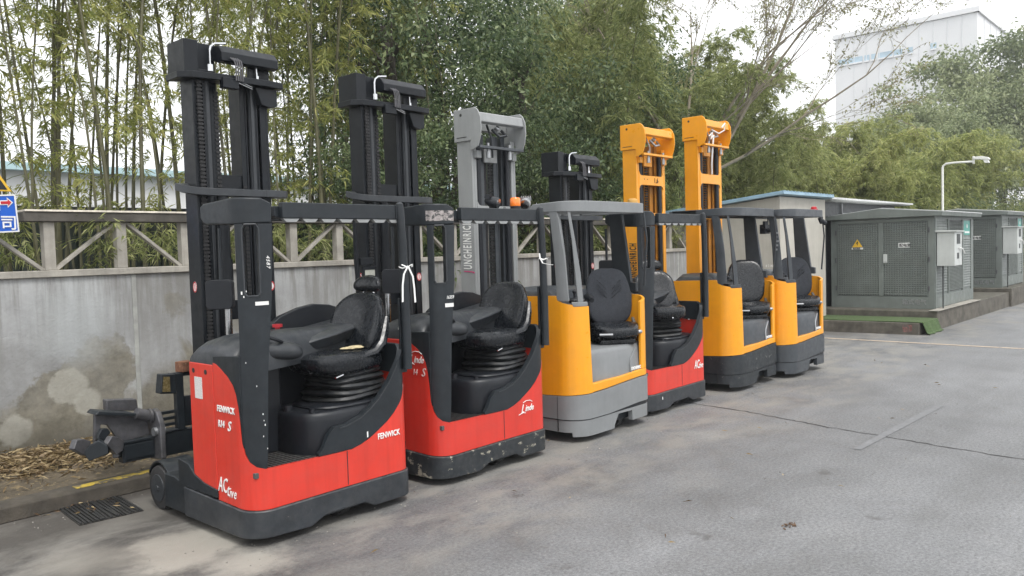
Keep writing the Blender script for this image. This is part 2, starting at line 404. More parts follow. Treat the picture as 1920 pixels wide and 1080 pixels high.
def linde_seat(root, dx=0, dy=0, head=True, torn=False, rz=0):
    e = empty('seat'); e.parent = root; e.location = (.92 + dx, .33 + dy, 0); e.rotation_euler.z = rz or R(9)
    # e local: x forward is -x (driver faces -x)
    m = M()
    def fc(q):
        u = q.x / .33; q = q.copy(); q.z += .025 * u * u * (1 if u < 0 else -.5) ; q.z += .03 * (abs(q.y) / .25) ** 2.5 * (q.z > 0); return q
    m.pillow((-.02, 0, 1.055), (.34, .26, .088), 2.9, f=fc, nu=32, nv=14); cu = m.build('cushion', m_vin, e)
    m = M()
    T = Matrix.Rotation(R(18), 3, 'Y')
    def fb(q):
        q = q.copy(); v = q.z / .25; w = 1 - .22 * max(0, v) ** 2; q.y *= w; q.x += -.05 * (abs(q.y) / .22) ** 2 - .03 * max(0, -v); return q
    m.pillow((.25, 0, 1.30), (.055, .245, .25), 3.2, T=T, f=fb, nu=28, nv=18); m.build('backrest', m_vin, e)
    m = M(); m.pillow((.285, 0, 1.28), (.05, .24, .225), 2.6, T=T, f=fb, nu=24, nv=12); m.build('backrest_shell', m_pla, e)
    m = M(); m.tube([(.235 + .06 * abs(t_), .20 * t_, 1.20 + .02 * (1 - t_ * t_)) for t_ in np.linspace(-1, 1, 13)], .0035, 5); m.build('seam', m_pla2, e)
    # side bolsters joining cushion and back
    for sy in (-1, 1):
        m = M(); m.tube([(.0, sy * .235, 1.10), (.12, sy * .245, 1.12), (.2, sy * .245, 1.18), (.25, sy * .235, 1.28), (.29, sy * .22, 1.36)], [.02, .035, .04, .035, .02], 10)
        m.build('bolster', m_vin, e)
    if head:
        m = M()
        for sy in (-.05, .05): m.cyl((.335, sy, 1.45), (.36, sy, 1.60), .009, 8)
        m.build('headrest_rod', m_chr, e)
        m = M(); m.pillow((.365, 0, 1.605), (.045, .13, .065), 2.5, T=Matrix.Rotation(R(12), 3, 'Y'), f=lambda q: Vector((q.x - .03 * (abs(q.y) / .13) ** 2, q.y, q.z - .02 * (abs(q.y) / .13) ** 2))); m.build('headrest', m_vin, e)
    if torn:
        m = M(); m.pillow((.04, -.12, 1.158), (.10, .055, .012), 2.1, nu=22, nv=6, f=lambda q: Vector((q.x * (1 + .25 * math.sin(q.y * 70)), q.y * (1 + .3 * math.sin(q.x * 60)), q.z)))
        m.build('torn_foam', m_foam, cu)
    # bellows
    m = M()
    for i in range(5):
        z = .985 - i * .043
        def ff(q, i=i): return Vector((q.x + .012 * math.sin(9 * q.y + i), q.y, q.z + .007 * math.sin(9 * q.x + i * 1.9) + .004 * math.sin(13 * q.y + i)))
        m.pillow((.06, 0, z), (.255 + .018 * (i % 2) + .008 * i, .225 + .006 * i, .031), 3.2, f=ff, nu=44, nv=8)
    m.build('bellows', pmat('dusty bellows rubber', (.012, .014, .017), .42, .25, 9, bump=.2, bscale=60, dust=.45, dustc=(.07, .07, .062)), e)
    m = M(); m.cyl((-.2, -.24, 1.0), (-.28, -.25, .99), .008, 8); m.build('lever', m_chr, e); m = M(); m.cyl((-.23, -.05, 1.01), (-.33, -.05, 1.02), .008, 8); m.build('lever', m_chr, e)
    return e

def linde(loc, label, group, top, my, mlr, cfg):
    W = 1.30; P = Path(W, .16, .10)
    root = empty('reach_truck', (*loc, 0), R(cfg.get('rz', 0)), label, 'forklift', group)
    bumpm = cfg.get('bump', m_bmp)
    # chassis and bumper
    m = M(); m.box(.04, W - .04, .06, .80, .062, .44); ch = m.build('chassis', m_blk, root, .004)
    m = M()
    lo = [(0, .055), (1.0, .055), (1.24, .045), (1.36, .095), (1.68, .095), (1.77, .05), (P.T, .055)]
    hi = [(0, .262), (.5, .246), (.9, .232), (1.5, .238), (P.T, .24)]
    wrap(m, P, .02, 2.5, lo, hi, .014, .06); m.build('bumper', bumpm, root, .010, seg=3)
    # red skin
    m = M(); wrap(m, P, .478, 2.75, [(0, .252), (.5, .250), (.9, .236), (1.5, .242), (9, .244)], REDTOP, 0, .025); bd = m.build('body', cfg.get('red', m_red), root, .004)
    m = M(); wrap(m, P, 1.553, 1.559, .25, .484, .0015, .01); m.build('seam', m_blk, bd, 0)
    m = M(); wrap(m, P, .16, .472, .262, 1.138, .003, .03); bp = m.build('battery_panel', cfg.get('red', m_red), root, .006)
    m = M()
    for s_ in (.222, .385):
        x, y = P.at(s_, .0045); m.cyl((x + .004, y, 1.085), (x - .001, y, 1.085), .017, 14)
    m.build('lift_hole', m_kink, bp)
    if cfg.get('label', True):
        m = M(); wrap(m, P, .232, .332, .90, 1.045, .0055, .002); m.build('label', m_lab, bp, 0)
    # curved dark bracket at the foot of the battery panel
    m = M(); m.prism([(.95, .262), (.42, .262), (.42, .315), (.60, .335), (.72, .37), (.80, .43), (.95, .45)], 'x', -.012, .02); m.build('bracket', m_blk, root, .006)
    # dark cab skin: left flank, front post foot, rear sweep
    m = M(); rt = [(a, b + .003) for a, b in REDTOP]
    wrap(m, P, .478, .80, rt, [(.478, 1.195), (.6, 1.205), (.72, 1.21), (.80, 1.21)], -.001, .03)
    m.build('cab_flank', m_blk, root, .003)
    m = M()
    inner = [(1.30, .492), (1.36, .53), (1.41, .62), (1.46, .665), (1.561, .672), (1.681, .705), (1.77, .755), (1.852, .817), (1.949, .921), (2.036, 1.05), (2.1, 1.12), (2.188, 1.16), (3, 1.17)]
    wrap(m, P, 1.33, 2.75, rt, inner, -.002, .035); m.build('rear_sweep', m_blk, root, .006)
    m = M(); wrap(m, P, 1.5, 2.02, [(a, b - .02) for a, b in inner], [(a, b - .011) for a, b in inner], .0035, .004); m.build('trim', m_pla2, root, .001)
    # battery hood and cowl
    m = M(); rg = []
    for x, zz, y0, y1 in ((.002, 1.12, .17, .745), (.004, 1.215, .175, .74), (.03, 1.265, .175, .72), (.08, 1.305, .17, .70), (.16, 1.33, .16, .67), (.26, 1.335, .16, .66), (.50, 1.325, .25, .66), (.9, 1.31, .4, .68), (1.27, 1.29, .4, .70)):
        ym = (y0 + y1) / 2; h = (y1 - y0) / 2; ring = [(x, y0, 1.09)]
        for i in range(11):
            t = math.pi - math.pi * i / 10; c = math.cos(t); s_ = max(0, math.sin(t)) ** .5
            ring.append((x, ym + h * math.copysign(abs(c) ** .6, c), 1.10 + (zz - 1.10) * s_ * (1 if c < .2 else .94)))
        ring.append((x, y1, 1.09)); rg.append(ring)
    m.rings(rg); m.build('hood', m_pla2, root, 0, ang=50)
    m = M()   # arched guard beyond the hood
    pts = [(.52, 1.2), (.60, 1.31), (.72, 1.39), (.88, 1.44), (1.02, 1.46), (1.16, 1.445), (1.27, 1.41), (1.27, 1.2)]
    m.prism(pts, 'y', .74, .79); m.build('hood_guard', m_pla, root, .01, seg=3)
    m = M()   # arm rest / side shelf
    rg = []
    for x, w0, w1, z in ((.58, .42, .56, 1.20), (.62, .34, .66, 1.235), (.72, .30, .72, 1.262), (.9, .30, .74, 1.29), (1.08, .34, .74, 1.315), (1.2, .40, .73, 1.335), (1.27, .45, .72, 1.33)):
        rg.append([(x, w0 + .05, z - .11), (x, w0, z - .035), (x, w0 + .006, z - .022), (x, w0 + .05, z - .005), (x, w1 - .05, z + .012), (x, w1, z), (x, w1, z - .1)])
    m.rings(rg); m.build('side_shelf', m_pla2, root, .006, ang=32)
    m = M(); m.cyl((.60, .60, 1.28), (.60, .60, 1.325), .018, 12); m.cyl((.60, .60, 1.325), (.60, .60, 1.345), .036, 14); m.build('emergency_knob', m_knob, root)
    # steering console
    m = M(); m.pillow((.37, .31, 1.20), (.20, .155, .065), 2.8, f=lambda q: Vector((q.x, q.y, q.z + .12 * -q.x)), nu=30, nv=14); cs = m.build('console', m_pla2, root)
    m = M(); m.box(.05, .5, .42, .72, .47, 1.14); m.box(.5, 1.25, .60, .72, .47, 1.2); m.build('cab_wall', m_pla, root, .02, seg=3)
    m = M(); m.tube([(.30 + .105 * math.cos(t), .27 + .10 * math.sin(t), 1.292 - .04 * math.cos(t)) for t in np.linspace(0, 2 * math.pi, 25)], .012, 8, False)
    m.tube([(.40, .27, 1.25), (.30, .27, 1.285), (.2, .27, 1.33)], .012, 6); m.build('steering_wheel', m_pla, root)
    # floor
    m = M(); m.box(.04, 1.2, .03, .62, .44, .476); fl = m.build('floor', m_mat, root, .004)
    m = M()
    for i in range(16): m.box(.10 + i * .033, .114 + i * .033, .05, .42, .476, .481)
    m.build('floor_rib', m_rub, fl, 0, False)
    # seat pod
    m = M()
    pod = [(1.262, .04), (1.262, .58), (.56, .58), (.50, .56), (.465, .50), (.45, .40), (.45, .28), (.47, .18), (.53, .10), (.62, .055), (.75, .04)]
    def ring(z, k): 
        cx, cy = .85, .31; return [(cx + (x - cx) * k, cy + (y - cy) * k, z) for x, y in pod]
    m.rings([ring(.476, .99), ring(.5, 1.0), ring(.70, .985), ring(.735, .98), ring(.755, .955), ring(.765, .90)]); m.build('seat_pod', m_pla, root, 0, ang=50)
    m = M(); m.pillow((.92, .32, .775), (.33, .25, .025), 3.2); m.cyl((.55, .14, .76), (.55, .14, .79), .018, 10); m.cyl((.50, .35, .76), (.50, .35, .80), .03, 10); m.build('pod_lid', m_pla, root)
    linde_seat(root, cfg.get('sx', 0), 0, cfg.get('head', True), cfg.get('torn', False), cfg.get('srz', 0))
    # overhead guard
    g = empty('overhead_guard'); g.parent = root
    m = M()
    wrap(m, P, .40, 1.05, [(.40, 2.09), (.46, 2.05), (.78, 2.035), (1.05, 2.045)], [(.40, 2.165), (.44, 2.185), (.80, 2.205), (.98, 2.20), (1.05, 2.17)], .0, .045)
    m.build('guard_corner', m_blk, g, .012, seg=3)
    m = M()
    m.box(.30, 1.235, .004, .052, 2.075, 2.178); m.box(1.235, 1.285, -.002, .46, 2.075, 2.176)
    m.box(.05, 1.285, .462, .50, 2.08, 2.17)
    for i in range(7): m.box(.27 + i * .145, .31 + i * .145, .052, .462, 2.085, 2.155)
    m.build('guard_frame', m_blk, g, .006)
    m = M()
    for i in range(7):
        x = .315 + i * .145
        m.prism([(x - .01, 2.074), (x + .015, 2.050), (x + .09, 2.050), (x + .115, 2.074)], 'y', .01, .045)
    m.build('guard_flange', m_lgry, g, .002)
    m = M()
    sl = (.857, .948); zs = (1.60, 2.02)
    low = [(.497, .925, .941), (.51, .882, .945), (.545, .84, .95), (.6, .813, .953), (.66, .803, .957), (1.1, .803, .977), (1.43, .803, 1.011), (1.585, .803, 1.026)]
    wrapz(m, P, low, -.001, .05, 8)
    wrapz(m, P, [(1.585, .803, sl[0]), (1.62, .803, sl[0] - .006), (2.0, .803, sl[0] - .006), (2.04, .803, sl[0])], -.001, .05, 4)
    wrapz(m, P, [(1.585, sl[1], 1.026), (1.62, sl[1] + .006, 1.028), (2.0, sl[1] + .006, 1.046), (2.04, sl[1], 1.048)], -.001, .05, 4)
    m.build('front_post', m_blk, g, .0)
    # slot lip
    m = M(); pts = [(*P.at(s_, .001), z) for s_, z in ((sl[0] + .012, 1.588), (sl[1] - .012, 1.588), (sl[1] + .004, 1.61), (sl[1] + .004, 2.01), (sl[1] - .012, 2.036), (sl[0] + .012, 2.036), (sl[0] - .004, 2.01), (sl[0] - .004, 1.61), (sl[0] + .012, 1.588))]
    m.tube(pts, .006, 6, False); m.build('slot_lip', m_pla2, g)
    m = M(); m.tube([(1.292, -.004, .98), (1.292, -.006, 1.4), (1.283, -.004, 1.9), (1.275, .0, 2.13), (1.272, .004, 2.185), (1.272, .008, 2.197)], [.034, .034, .032, .032, .03, .016], 14)
    m.build('rear_post', m_blk, g)
    m = M(); m.box(1.262, 1.318, .03, .05, .95, 1.5); m.build('post_bracket', m_blk, g, .004)
    # rear-view box on the mast side of the guard
    bx = cfg.get('box', (.17, .60, 1.585))
    T = Matrix.Translation(bx) @ Matrix.Rotation(R(-48), 4, 'Z')
    m = M(); m.prism(rrect(-.09, .09, -.10, .10, .03), 'y', -.025, .035, T)
    b_ = m.build('monitor', m_pla, root, .006)
    m = M(); m.cyl(T @ Vector((.0, .03, .08)), T @ Vector((.0, .05, .45)), .014, 8); m.build('monitor_bracket', m_blk, b_)
    # load legs and wheels
    for side, x0 in (('l', .0), ('r', W - .2)):
        lg = M()
        lg.prism([(.80, .055), (1.22, .055), (1.20, .30), (1.05, .30), (.95, .275), (.80, .268)], 'x', x0 + .004, x0 + .2)
        lo_ = lg.build('load_leg', m_blk, root, .012, seg=3)
        f = M()
        outer = [(1.155, .12), (1.155, .24)] + [(1.345 + .19 * math.cos(R(a)), .168 + .19 * math.sin(R(a))) for a in range(160, 20, -12)] + [(1.50, .20)]
        innr = [(1.49, .19)] + [(1.345 + .175 * math.cos(R(a)), .168 + .175 * math.sin(R(a))) for a in range(25, 165, 12)] + [(1.17, .12)]
        f.prism(outer + innr, 'x', x0 + .03, x0 + .26 if side == 'l' else x0 + .2); f.build('fender', m_blk, lo_, .006)
        wh = M(); wh.rings([[(x, 1.345 + r_ * math.cos(R(a)), .162 + r_ * math.sin(R(a))) for a in range(0, 360, 12)] for x, r_ in ((x0 + .02, .135), (x0 + .026, .155), (x0 + .04, .162), (x0 + .12, .162), (x0 + .13, .15))])
        w_ = wh.build('wheel', m_rub, root)
        hb = M(); hb.cyl((x0 + .012, 1.345, .162), (x0 + .03, 1.345, .162), .10, 24); hb.cyl((x0 + .004, 1.345, .162), (x0 + .03, 1.345, .162), .022, 12); hb.build('hub', m_pla2, w_, .004)
    m = M(); m.box(.22, W - .22, .84, 1.15, .08, .30); m.build('reach_carriage', m_blk, root, .01)
    m = M(); m.cyl((.70, .16, .115), (.78, .16, .115), .112, 24); m.build('drive_wheel', m_rub, root, .01)
    linde_mast(root, mlr[0], mlr[1], my, top, m_mst, cfg.get('lower', 2.33))
    return root, P

TR = 'reach trucks parked in a row'
A, PA = linde((2.61, 4.53), 'red and black reach truck nearest the camera with a torn seat and FENWICK lettering', TR, 3.44, 1.20, (.35, .97),
              dict(torn=True, head=True))
X1 = (0, -1, 0); Z1 = (0, 0, 1); X2 = (1, 0, 0)
def side_text(root, P, body, s0, z, h, mat, **k):
    x, y = P.at(s0, .004); return text('lettering', body, h, (x, y, z), X1, Z1, mat, root, **k)
def rear_text(root, P, body, s0, z, h, mat, **k):
    x, y = P.at(s0, .004); return text('lettering', body, h, (x, y, z), X2, Z1, mat, root, **k)
side_text(A, PA, 'FENWICK', .515, .842, .042, m_ink, bold=.0012, sx=.86)
side_text(A, PA, 'R14', .52, .742, .045, m_ink, bold=.0014, shear=.1, sx=.8); side_text(A, PA, 'S', .635, .728, .066, m_ink, bold=.001, shear=.3)
side_text(A, PA, 'AC', .485, .315, .10, m_ink, shear=.25, sx=.60, bold=.0005); side_text(A, PA, 't', .592, .30, .085, m_ink, shear=.3, sx=.8); side_text(A, PA, 'ive', .622, .295, .07, m_ink, shear=.3, sx=.72, space=1.1)
rear_text(A, PA, 'FENWICK', 1.822, .512, .042, m_ink, bold=.001, sx=.80)
x_, y_ = PA.at(.965, .003)
text('lettering', '4587', .026, (.165, -.003, 1.84), (0, 0, -1), (1, 0, 0), m_ink, A, shear=.2, sx=1.0, space=1.15)
m = M(); wrap(m, PA, .915, 1.0, 1.53, 1.553, .003, .002); m.build('label', m_wht, A, 0)
m = M()
for a, b, c in ((.83, 1.60, .02), (.845, 1.58, .012), (.862, 1.615, .01), (.90, 1.02, .009), (.93, .84, .01), (.935, .80, .008), (.94, .77, .012), (.928, .70, .009), (.95, .62, .008), (.84, 1.17, .008)):
    wrap(m, PA, a, a + c * .5, b, b + c, .0012, .001)
m.build('paint_chip', m_ink, A, 0, False)
m = M(); wrap(m, PA, 1.73, 1.741, .545, .585, .002, .001); m.build('paint_chip', m_ink, A, 0, False)

B, PB = linde((4.235, 4.55), 'red and black reach truck with scraped bumper, orange beacon and work lights on its roof', TR, 3.43, 1.25, (.33, .98),
              dict(bump=m_blk2, head=False, label=False, sx=.03, box=(.10, .62, 1.60), red=pmat('red paint second', (.58, .034, .021), .38, .09, 3, dust=.14, bump=.04, bscale=9, coat=.15, streak=.2, chips=((.1, .03, .02), .71, 20))))
def linde_logo(root, P, s0, z, k, side=False, mat=m_ink):
    f = side_text if side else rear_text
    f(root, P, 'L', s0, z, .075 * k, mat, shear=.45, sx=.75, bold=.001)
    f(root, P, 'inde', s0 + .052 * k, z + .008 * k, .055 * k, mat, shear=.4, sx=.86, bold=.001)
    m = M(); pts = []
    for u, v in ((-.03, -.012), (.0, -.004), (.03, .0), (.06, -.006)):
        x, y = P.at(s0 + u * k, .004); pts.append((x, y, z + v * k))
    m.tube(pts, .003, 5); pts = []
    for u, v in ((.03, .085), (.07, .098), (.12, .095), (.15, .08)):
        x, y = P.at(s0 + u * k, .004); pts.append((x, y, z + v * k))
    m.tube(pts, .003, 5); m.build('logo_swash', mat, root)
mf = M(); mf.tube([(-.13, .80, 2.10), (-.13, .80, 1.75), (-.12, .79, 1.52), (-.06, .78, 1.46)], .022, 8); mf.box(-.07, .06, .78, .80, 1.70, 1.73); mf.box(-.07, .06, .78, .80, 1.56, 1.585); mf.box(-.085, -.06, .78, .80, 1.56, 1.73); mf.box(.045, .065, .78, .80, 1.56, 1.73); mf.box(-.11, .02, .77, .80, 1.74, 1.80)
mf.build('mirror_bracket', m_mst, B, .004)
mf = M(); mf.box(-.06, .045, .785, .792, 1.585, 1.70); mf.build('mirror', pmat('pale mirror glass', (.42, .43, .38), .25, .2, 10), B)
linde_logo(B, PB, 1.77, .428, 1.0)
linde_logo(B, PB, .565, .955, 1.0, True)
side_text(B, PB, '14', .60, .865, .05, m_wred, shear=.2, sx=.8); side_text(B, PB, 'S', .70, .86, .07, m_wred, shear=.3)
text('lettering', '16359', .026, (.10, -.004, 1.465), X2, Z1, m_ink, B, shear=.3, sx=.9)
m = M(); wrap(m, PB, .93, 1.01, 1.40, 1.43, .003, .002); m.build('label', m_wht, B, 0)
m = M(); wrap(m, PB, .80, 1.04, 2.07, 2.15, .003, .002); m.build('label', pmat('peeling pale sticker', (.3, .27, .26), .5, .5, 30, chips=((.05, .05, .05), .5, 22)), B, 0)
text('lettering', '# 98 G2', .03, (-.003, .46, 1.22), X1, Z1, m_ink, B, shear=.2)
# roof lights and beacon
m = M(); m.cyl((1.06, .10, 2.18), (1.06, .10, 2.21), .045, 16); e_ = m.build('beacon_base', m_pla, B)
m = M(); m.rings([[(1.06 + r_ * math.cos(R(a)), .10 + r_ * math.sin(R(a)), z) for a in range(0, 360, 20)] for z, r_ in ((2.205, .044), (2.212, .047), (2.27, .045), (2.28, .038), (2.284, .02))]); m.build('beacon', m_org, B)
for (x, y, rz, mt) in ((.80, .12, 20, m_pla), (1.22, .12, -60, m_alu)):
    T = Matrix.Translation((x, y, 2.235)) @ Matrix.Rotation(R(rz), 4, 'Z') @ Matrix.Rotation(R(15), 4, 'X')
    m = M(); m.rings([[T @ Vector((r_ * math.cos(R(a)), yy, r_ * math.sin(R(a)))) for a in range(0, 360, 20)] for yy, r_ in ((-.05, .046), (-.03, .05), (.02, .046), (.06, .028), (.075, .015))])
    w_ = m.build('work_light', mt, B)
    m = M(); m.cyl(T @ Vector((0, -.053, 0)), T @ Vector((0, -.049, 0)), .04, 18); m.build('lens', m_chr, w_)
    m = M(); m.box(-.012, .012, -.01, .02, -.07, -.03, T); m.build('bracket', mt, w_)
    m = M(); m.box(-.05, .05, .02, .026, .02, .05, T)
    for k_ in range(5): m.box(-.045 + k_ * .02, -.04 + k_ * .02, .026, .07, .02, .055, T)
    m.build('cooling_fins', mt, w_)

D, PD = linde((7.30, 4.62), 'red and black reach truck half hidden between two yellow ones', TR, 2.98, 1.38, (.36, 1.0),
              dict(head=True, label=False, lower=2.2, sx=-.10, srz=R(48), red=m_red))
rear_text(D, PD, 'AC', 1.83, .40, .10, m_ink, shear=.25, sx=.60, bold=.001); rear_text(D, PD, 'tive', 1.935, .395, .075, m_ink, shear=.3, sx=.62)
m = M(); wrap(m, PD, 1.10, 1.112, .16, .19, .0165, .002); m.build('paint_chip', m_ink, D, 0, False)

# ribbons tied to the rear posts
def ribbon(x, y, z, k, label):
    m = M()
    def strip(pts, w=.013):
        rg = []
        for p in pts: rg.append([(p[0] - w * .5, p[1] - .002, p[2]), (p[0] + w * .5, p[1] - .004, p[2] + .003), (p[0] + w * .5, p[1] - .001, p[2] + .004), (p[0] - w * .5, p[1] + .001, p[2] + .001)])
        m.rings(rg)
    m.tube([(x + .036 * math.cos(R(a)), y + .036 * math.sin(R(a)), z + .006 * math.sin(R(3 * a))) for a in range(0, 361, 30)], .006, 6, False)
    if k == 0:
        strip([(x - .05, y - .03, z + .02), (x - .01, y - .045, z + .0), (x + .03, y - .05, z + .02), (x + .04, y - .04, z - .0)])
        strip([(x - .01, y - .045, z), (x - .05, y - .05, z - .05), (x - .065, y - .05, z - .13), (x - .07, y - .05, z - .25)])
        strip([(x + .0, y - .045, z), (x + .035, y - .05, z - .07), (x + .045, y - .05, z - .16), (x + .05, y - .05, z - .26)])
    else:
        strip([(x - .10, y - .04, z + .05), (x - .10, y - .045, z + .01), (x - .07, y - .05, z), (x + .02, y - .045, z + .01)], .014)
        strip([(x - .10, y - .045, z + .01), (x - .07, y - .05, z - .035), (x + .02, y - .05, z - .05), (x + .07, y - .05, z - .055)], .014)
    o = m.build('ribbon', m_rib, None, 0, False); tag(o, label, 'ribbon')
ribbon(3.902, 4.525, 1.725, 0, 'long white ribbon tied to the rear post of the nearest red truck')
ribbon(5.527, 4.545, 1.74, 1, 'short white cable tie on the rear post of the red truck with the orange beacon')

# ------------------------------------------------------------------ lift trucks, type B (yellow bodied)
def jh_mast(root, ml, mr, my, top, col, cross, wrapping=False):
    e = empty('mast'); e.parent = root; d = .22
    m = M()
    for a, s in ((ml, 1), (mr, -1)):
        def bx(x0, x1, *r): m.box(min(a + s * x0, a + s * x1), max(a + s * x0, a + s * x1), *r)
        bx(0, .03, my, my + d, .08, top - .3); bx(.03, .07, my, my + .03, .08, top - .3); bx(.03, .1, my + d - .03, my + d, .08, top - .3)
    m.build('mast_rail', col, e, .006)
    m = M()
    for a, s in ((ml, 1), (mr, -1)):
        for x0, x1, y0, y1 in ((.105, .12, .06, .2), (.12, .16, .065, .08), (.20, .215, .08, .24), (.215, .27, .085, .10)):
            m.box(min(a + s * x0, a + s * x1), max(a + s * x0, a + s * x1), my + y0, my + y1, .1, top - .25)
    m.build('inner_rail', m_gryd if col is m_lgry else pmat('dark ochre paint', (.42, .17, .015), .5, .3, 6, dust=.3), e, .003)
    m = M()
    for cx in (ml + .115, mr - .115): m.cyl((cx, my + .025, .6), (cx, my + .025, top - .36), .032, 14)
    m.build('cylinder', m_pla, e)
    m = M(); ladder(m, (ml + mr) / 2 + .03, (ml + mr) / 2 + .09, my + .12, .9, top - .45, .035); m.box((ml + mr) / 2 - .09, (ml + mr) / 2 + .01, my + .13, my + .16, .4, top - .4)
    m.build('chain', m_rub, e, 0, False)
    # cross members with flared ends
    for z0, z1 in cross:
        f = .055
        pts = [(ml + .055, z0 - f)] + [(ml + .065 + f * (1 - math.cos(R(a))), z0 - f + f * math.sin(R(a))) for a in (15, 35, 60, 90)]
        pts += [(mr - .065 - f * (1 - math.cos(R(a))), z0 - f + f * math.sin(R(a))) for a in (90, 60, 35, 15)] + [(mr - .055, z0 - f), (mr - .055, z1 + f)]
        pts += [(mr - .065 - f * (1 - math.cos(R(a))), z1 + f - f * math.sin(R(a))) for a in (15, 35, 60, 90)]
        pts += [(ml + .065 + f * (1 - math.cos(R(a))), z1 + f - f * math.sin(R(a))) for a in (90, 60, 35, 15)] + [(ml + .055, z1 + f)]
        m = M(); m.prism(pts, 'y', my - .008, my + .02); m.build('crossbar', col, e, .004)
    # head
    hd = empty('mast_head'); hd.parent = e
    wing = [(my + .24, top), (my - .08, top + .0), (my - .12, top - .03), (my - .155, top - .10), (my - .165, top - .22), (my - .145, top - .33), (my - .11, top - .41), (my - .04, top - .44), (my + .0, top - .44), (my + .0, top - .34), (my + .24, top - .34)]
    for x0, x1 in ((ml - .018, ml - .003), (mr + .003, mr + .018)):
        m = M(); m.prism(wing, 'x', x0, x1); m.build('side_plate', col, hd, .008, seg=3)
    m = M(); m.prism([(my - .03, top - .03), (my - .125, top - .055), (my - .14, top - .15), (my - .10, top - .17), (my - .0, top - .08)], 'x', ml - .003, mr + .003)
    m.box(ml - .0, mr + .0, my + .12, my + .2, top - .2, top - .04); m.build('top_beam', col, hd, .01, seg=3)
    m = M(); m.box(ml - .003, mr + .003, my - .13, my - .06, top - .425, top - .395); m.build('crossbar', m_gryd if col is m_lgry else col, hd, .004)
    for b6 in (((ml + mr) / 2 - .12, (ml + mr) / 2 + .08, my + .03, my + .06, top - .55, top - .40), (ml + .03, ml + .1, my - .05, my + .04, top - .52, top - .44), (mr - .1, mr - .03, my - .05, my + .04, top - .52, top - .44)):
        m = M(); m.box(*b6); m.build('bracket', col, hd, .005)
    m = M()
    for cx in (ml + .16, mr - .19):
        m = M(); m.cyl((cx, my - .09, top - .5), (cx, my - .09, top - .36), .014, 10); m.cyl((cx, my - .09, top - .52), (cx, my - .09, top - .45), .022, 10); m.build('bolt', m_alu, hd)
    m = M(); m.cyl(((ml + mr) / 2, my - .03, top - .17), ((ml + mr) / 2 + .03, my - .05, top - .2), .03, 12); m.build('bolt', m_alu, hd)
    m = M(); m.tube([(ml + .28, my - .04, top - .2), (ml + .34, my - .09, top - .28), (ml + .46, my - .08, top - .26), (mr - .25, my - .03, top - .2)], .016, 8)
    m.tube([(ml + .24, my, top - .15), (ml + .26, my - .05, top - .3), (ml + .30, my - .02, top - .5)], .012, 8); m.build('hose', m_pla2 if col is m_lgry else m_alu, hd)
    m = M()
    m.cyl((ml - .021, my + .13, top - .06), (ml - .0185, my + .13, top - .06), .016, 10); m.build('lift_hole', m_kink, hd)
    m = M(); m.box(ml - .0195, ml - .0183, my + .05, my + .20, top - .30, top - .292); m.build('seam', m_kink, hd, 0, False)
    return e

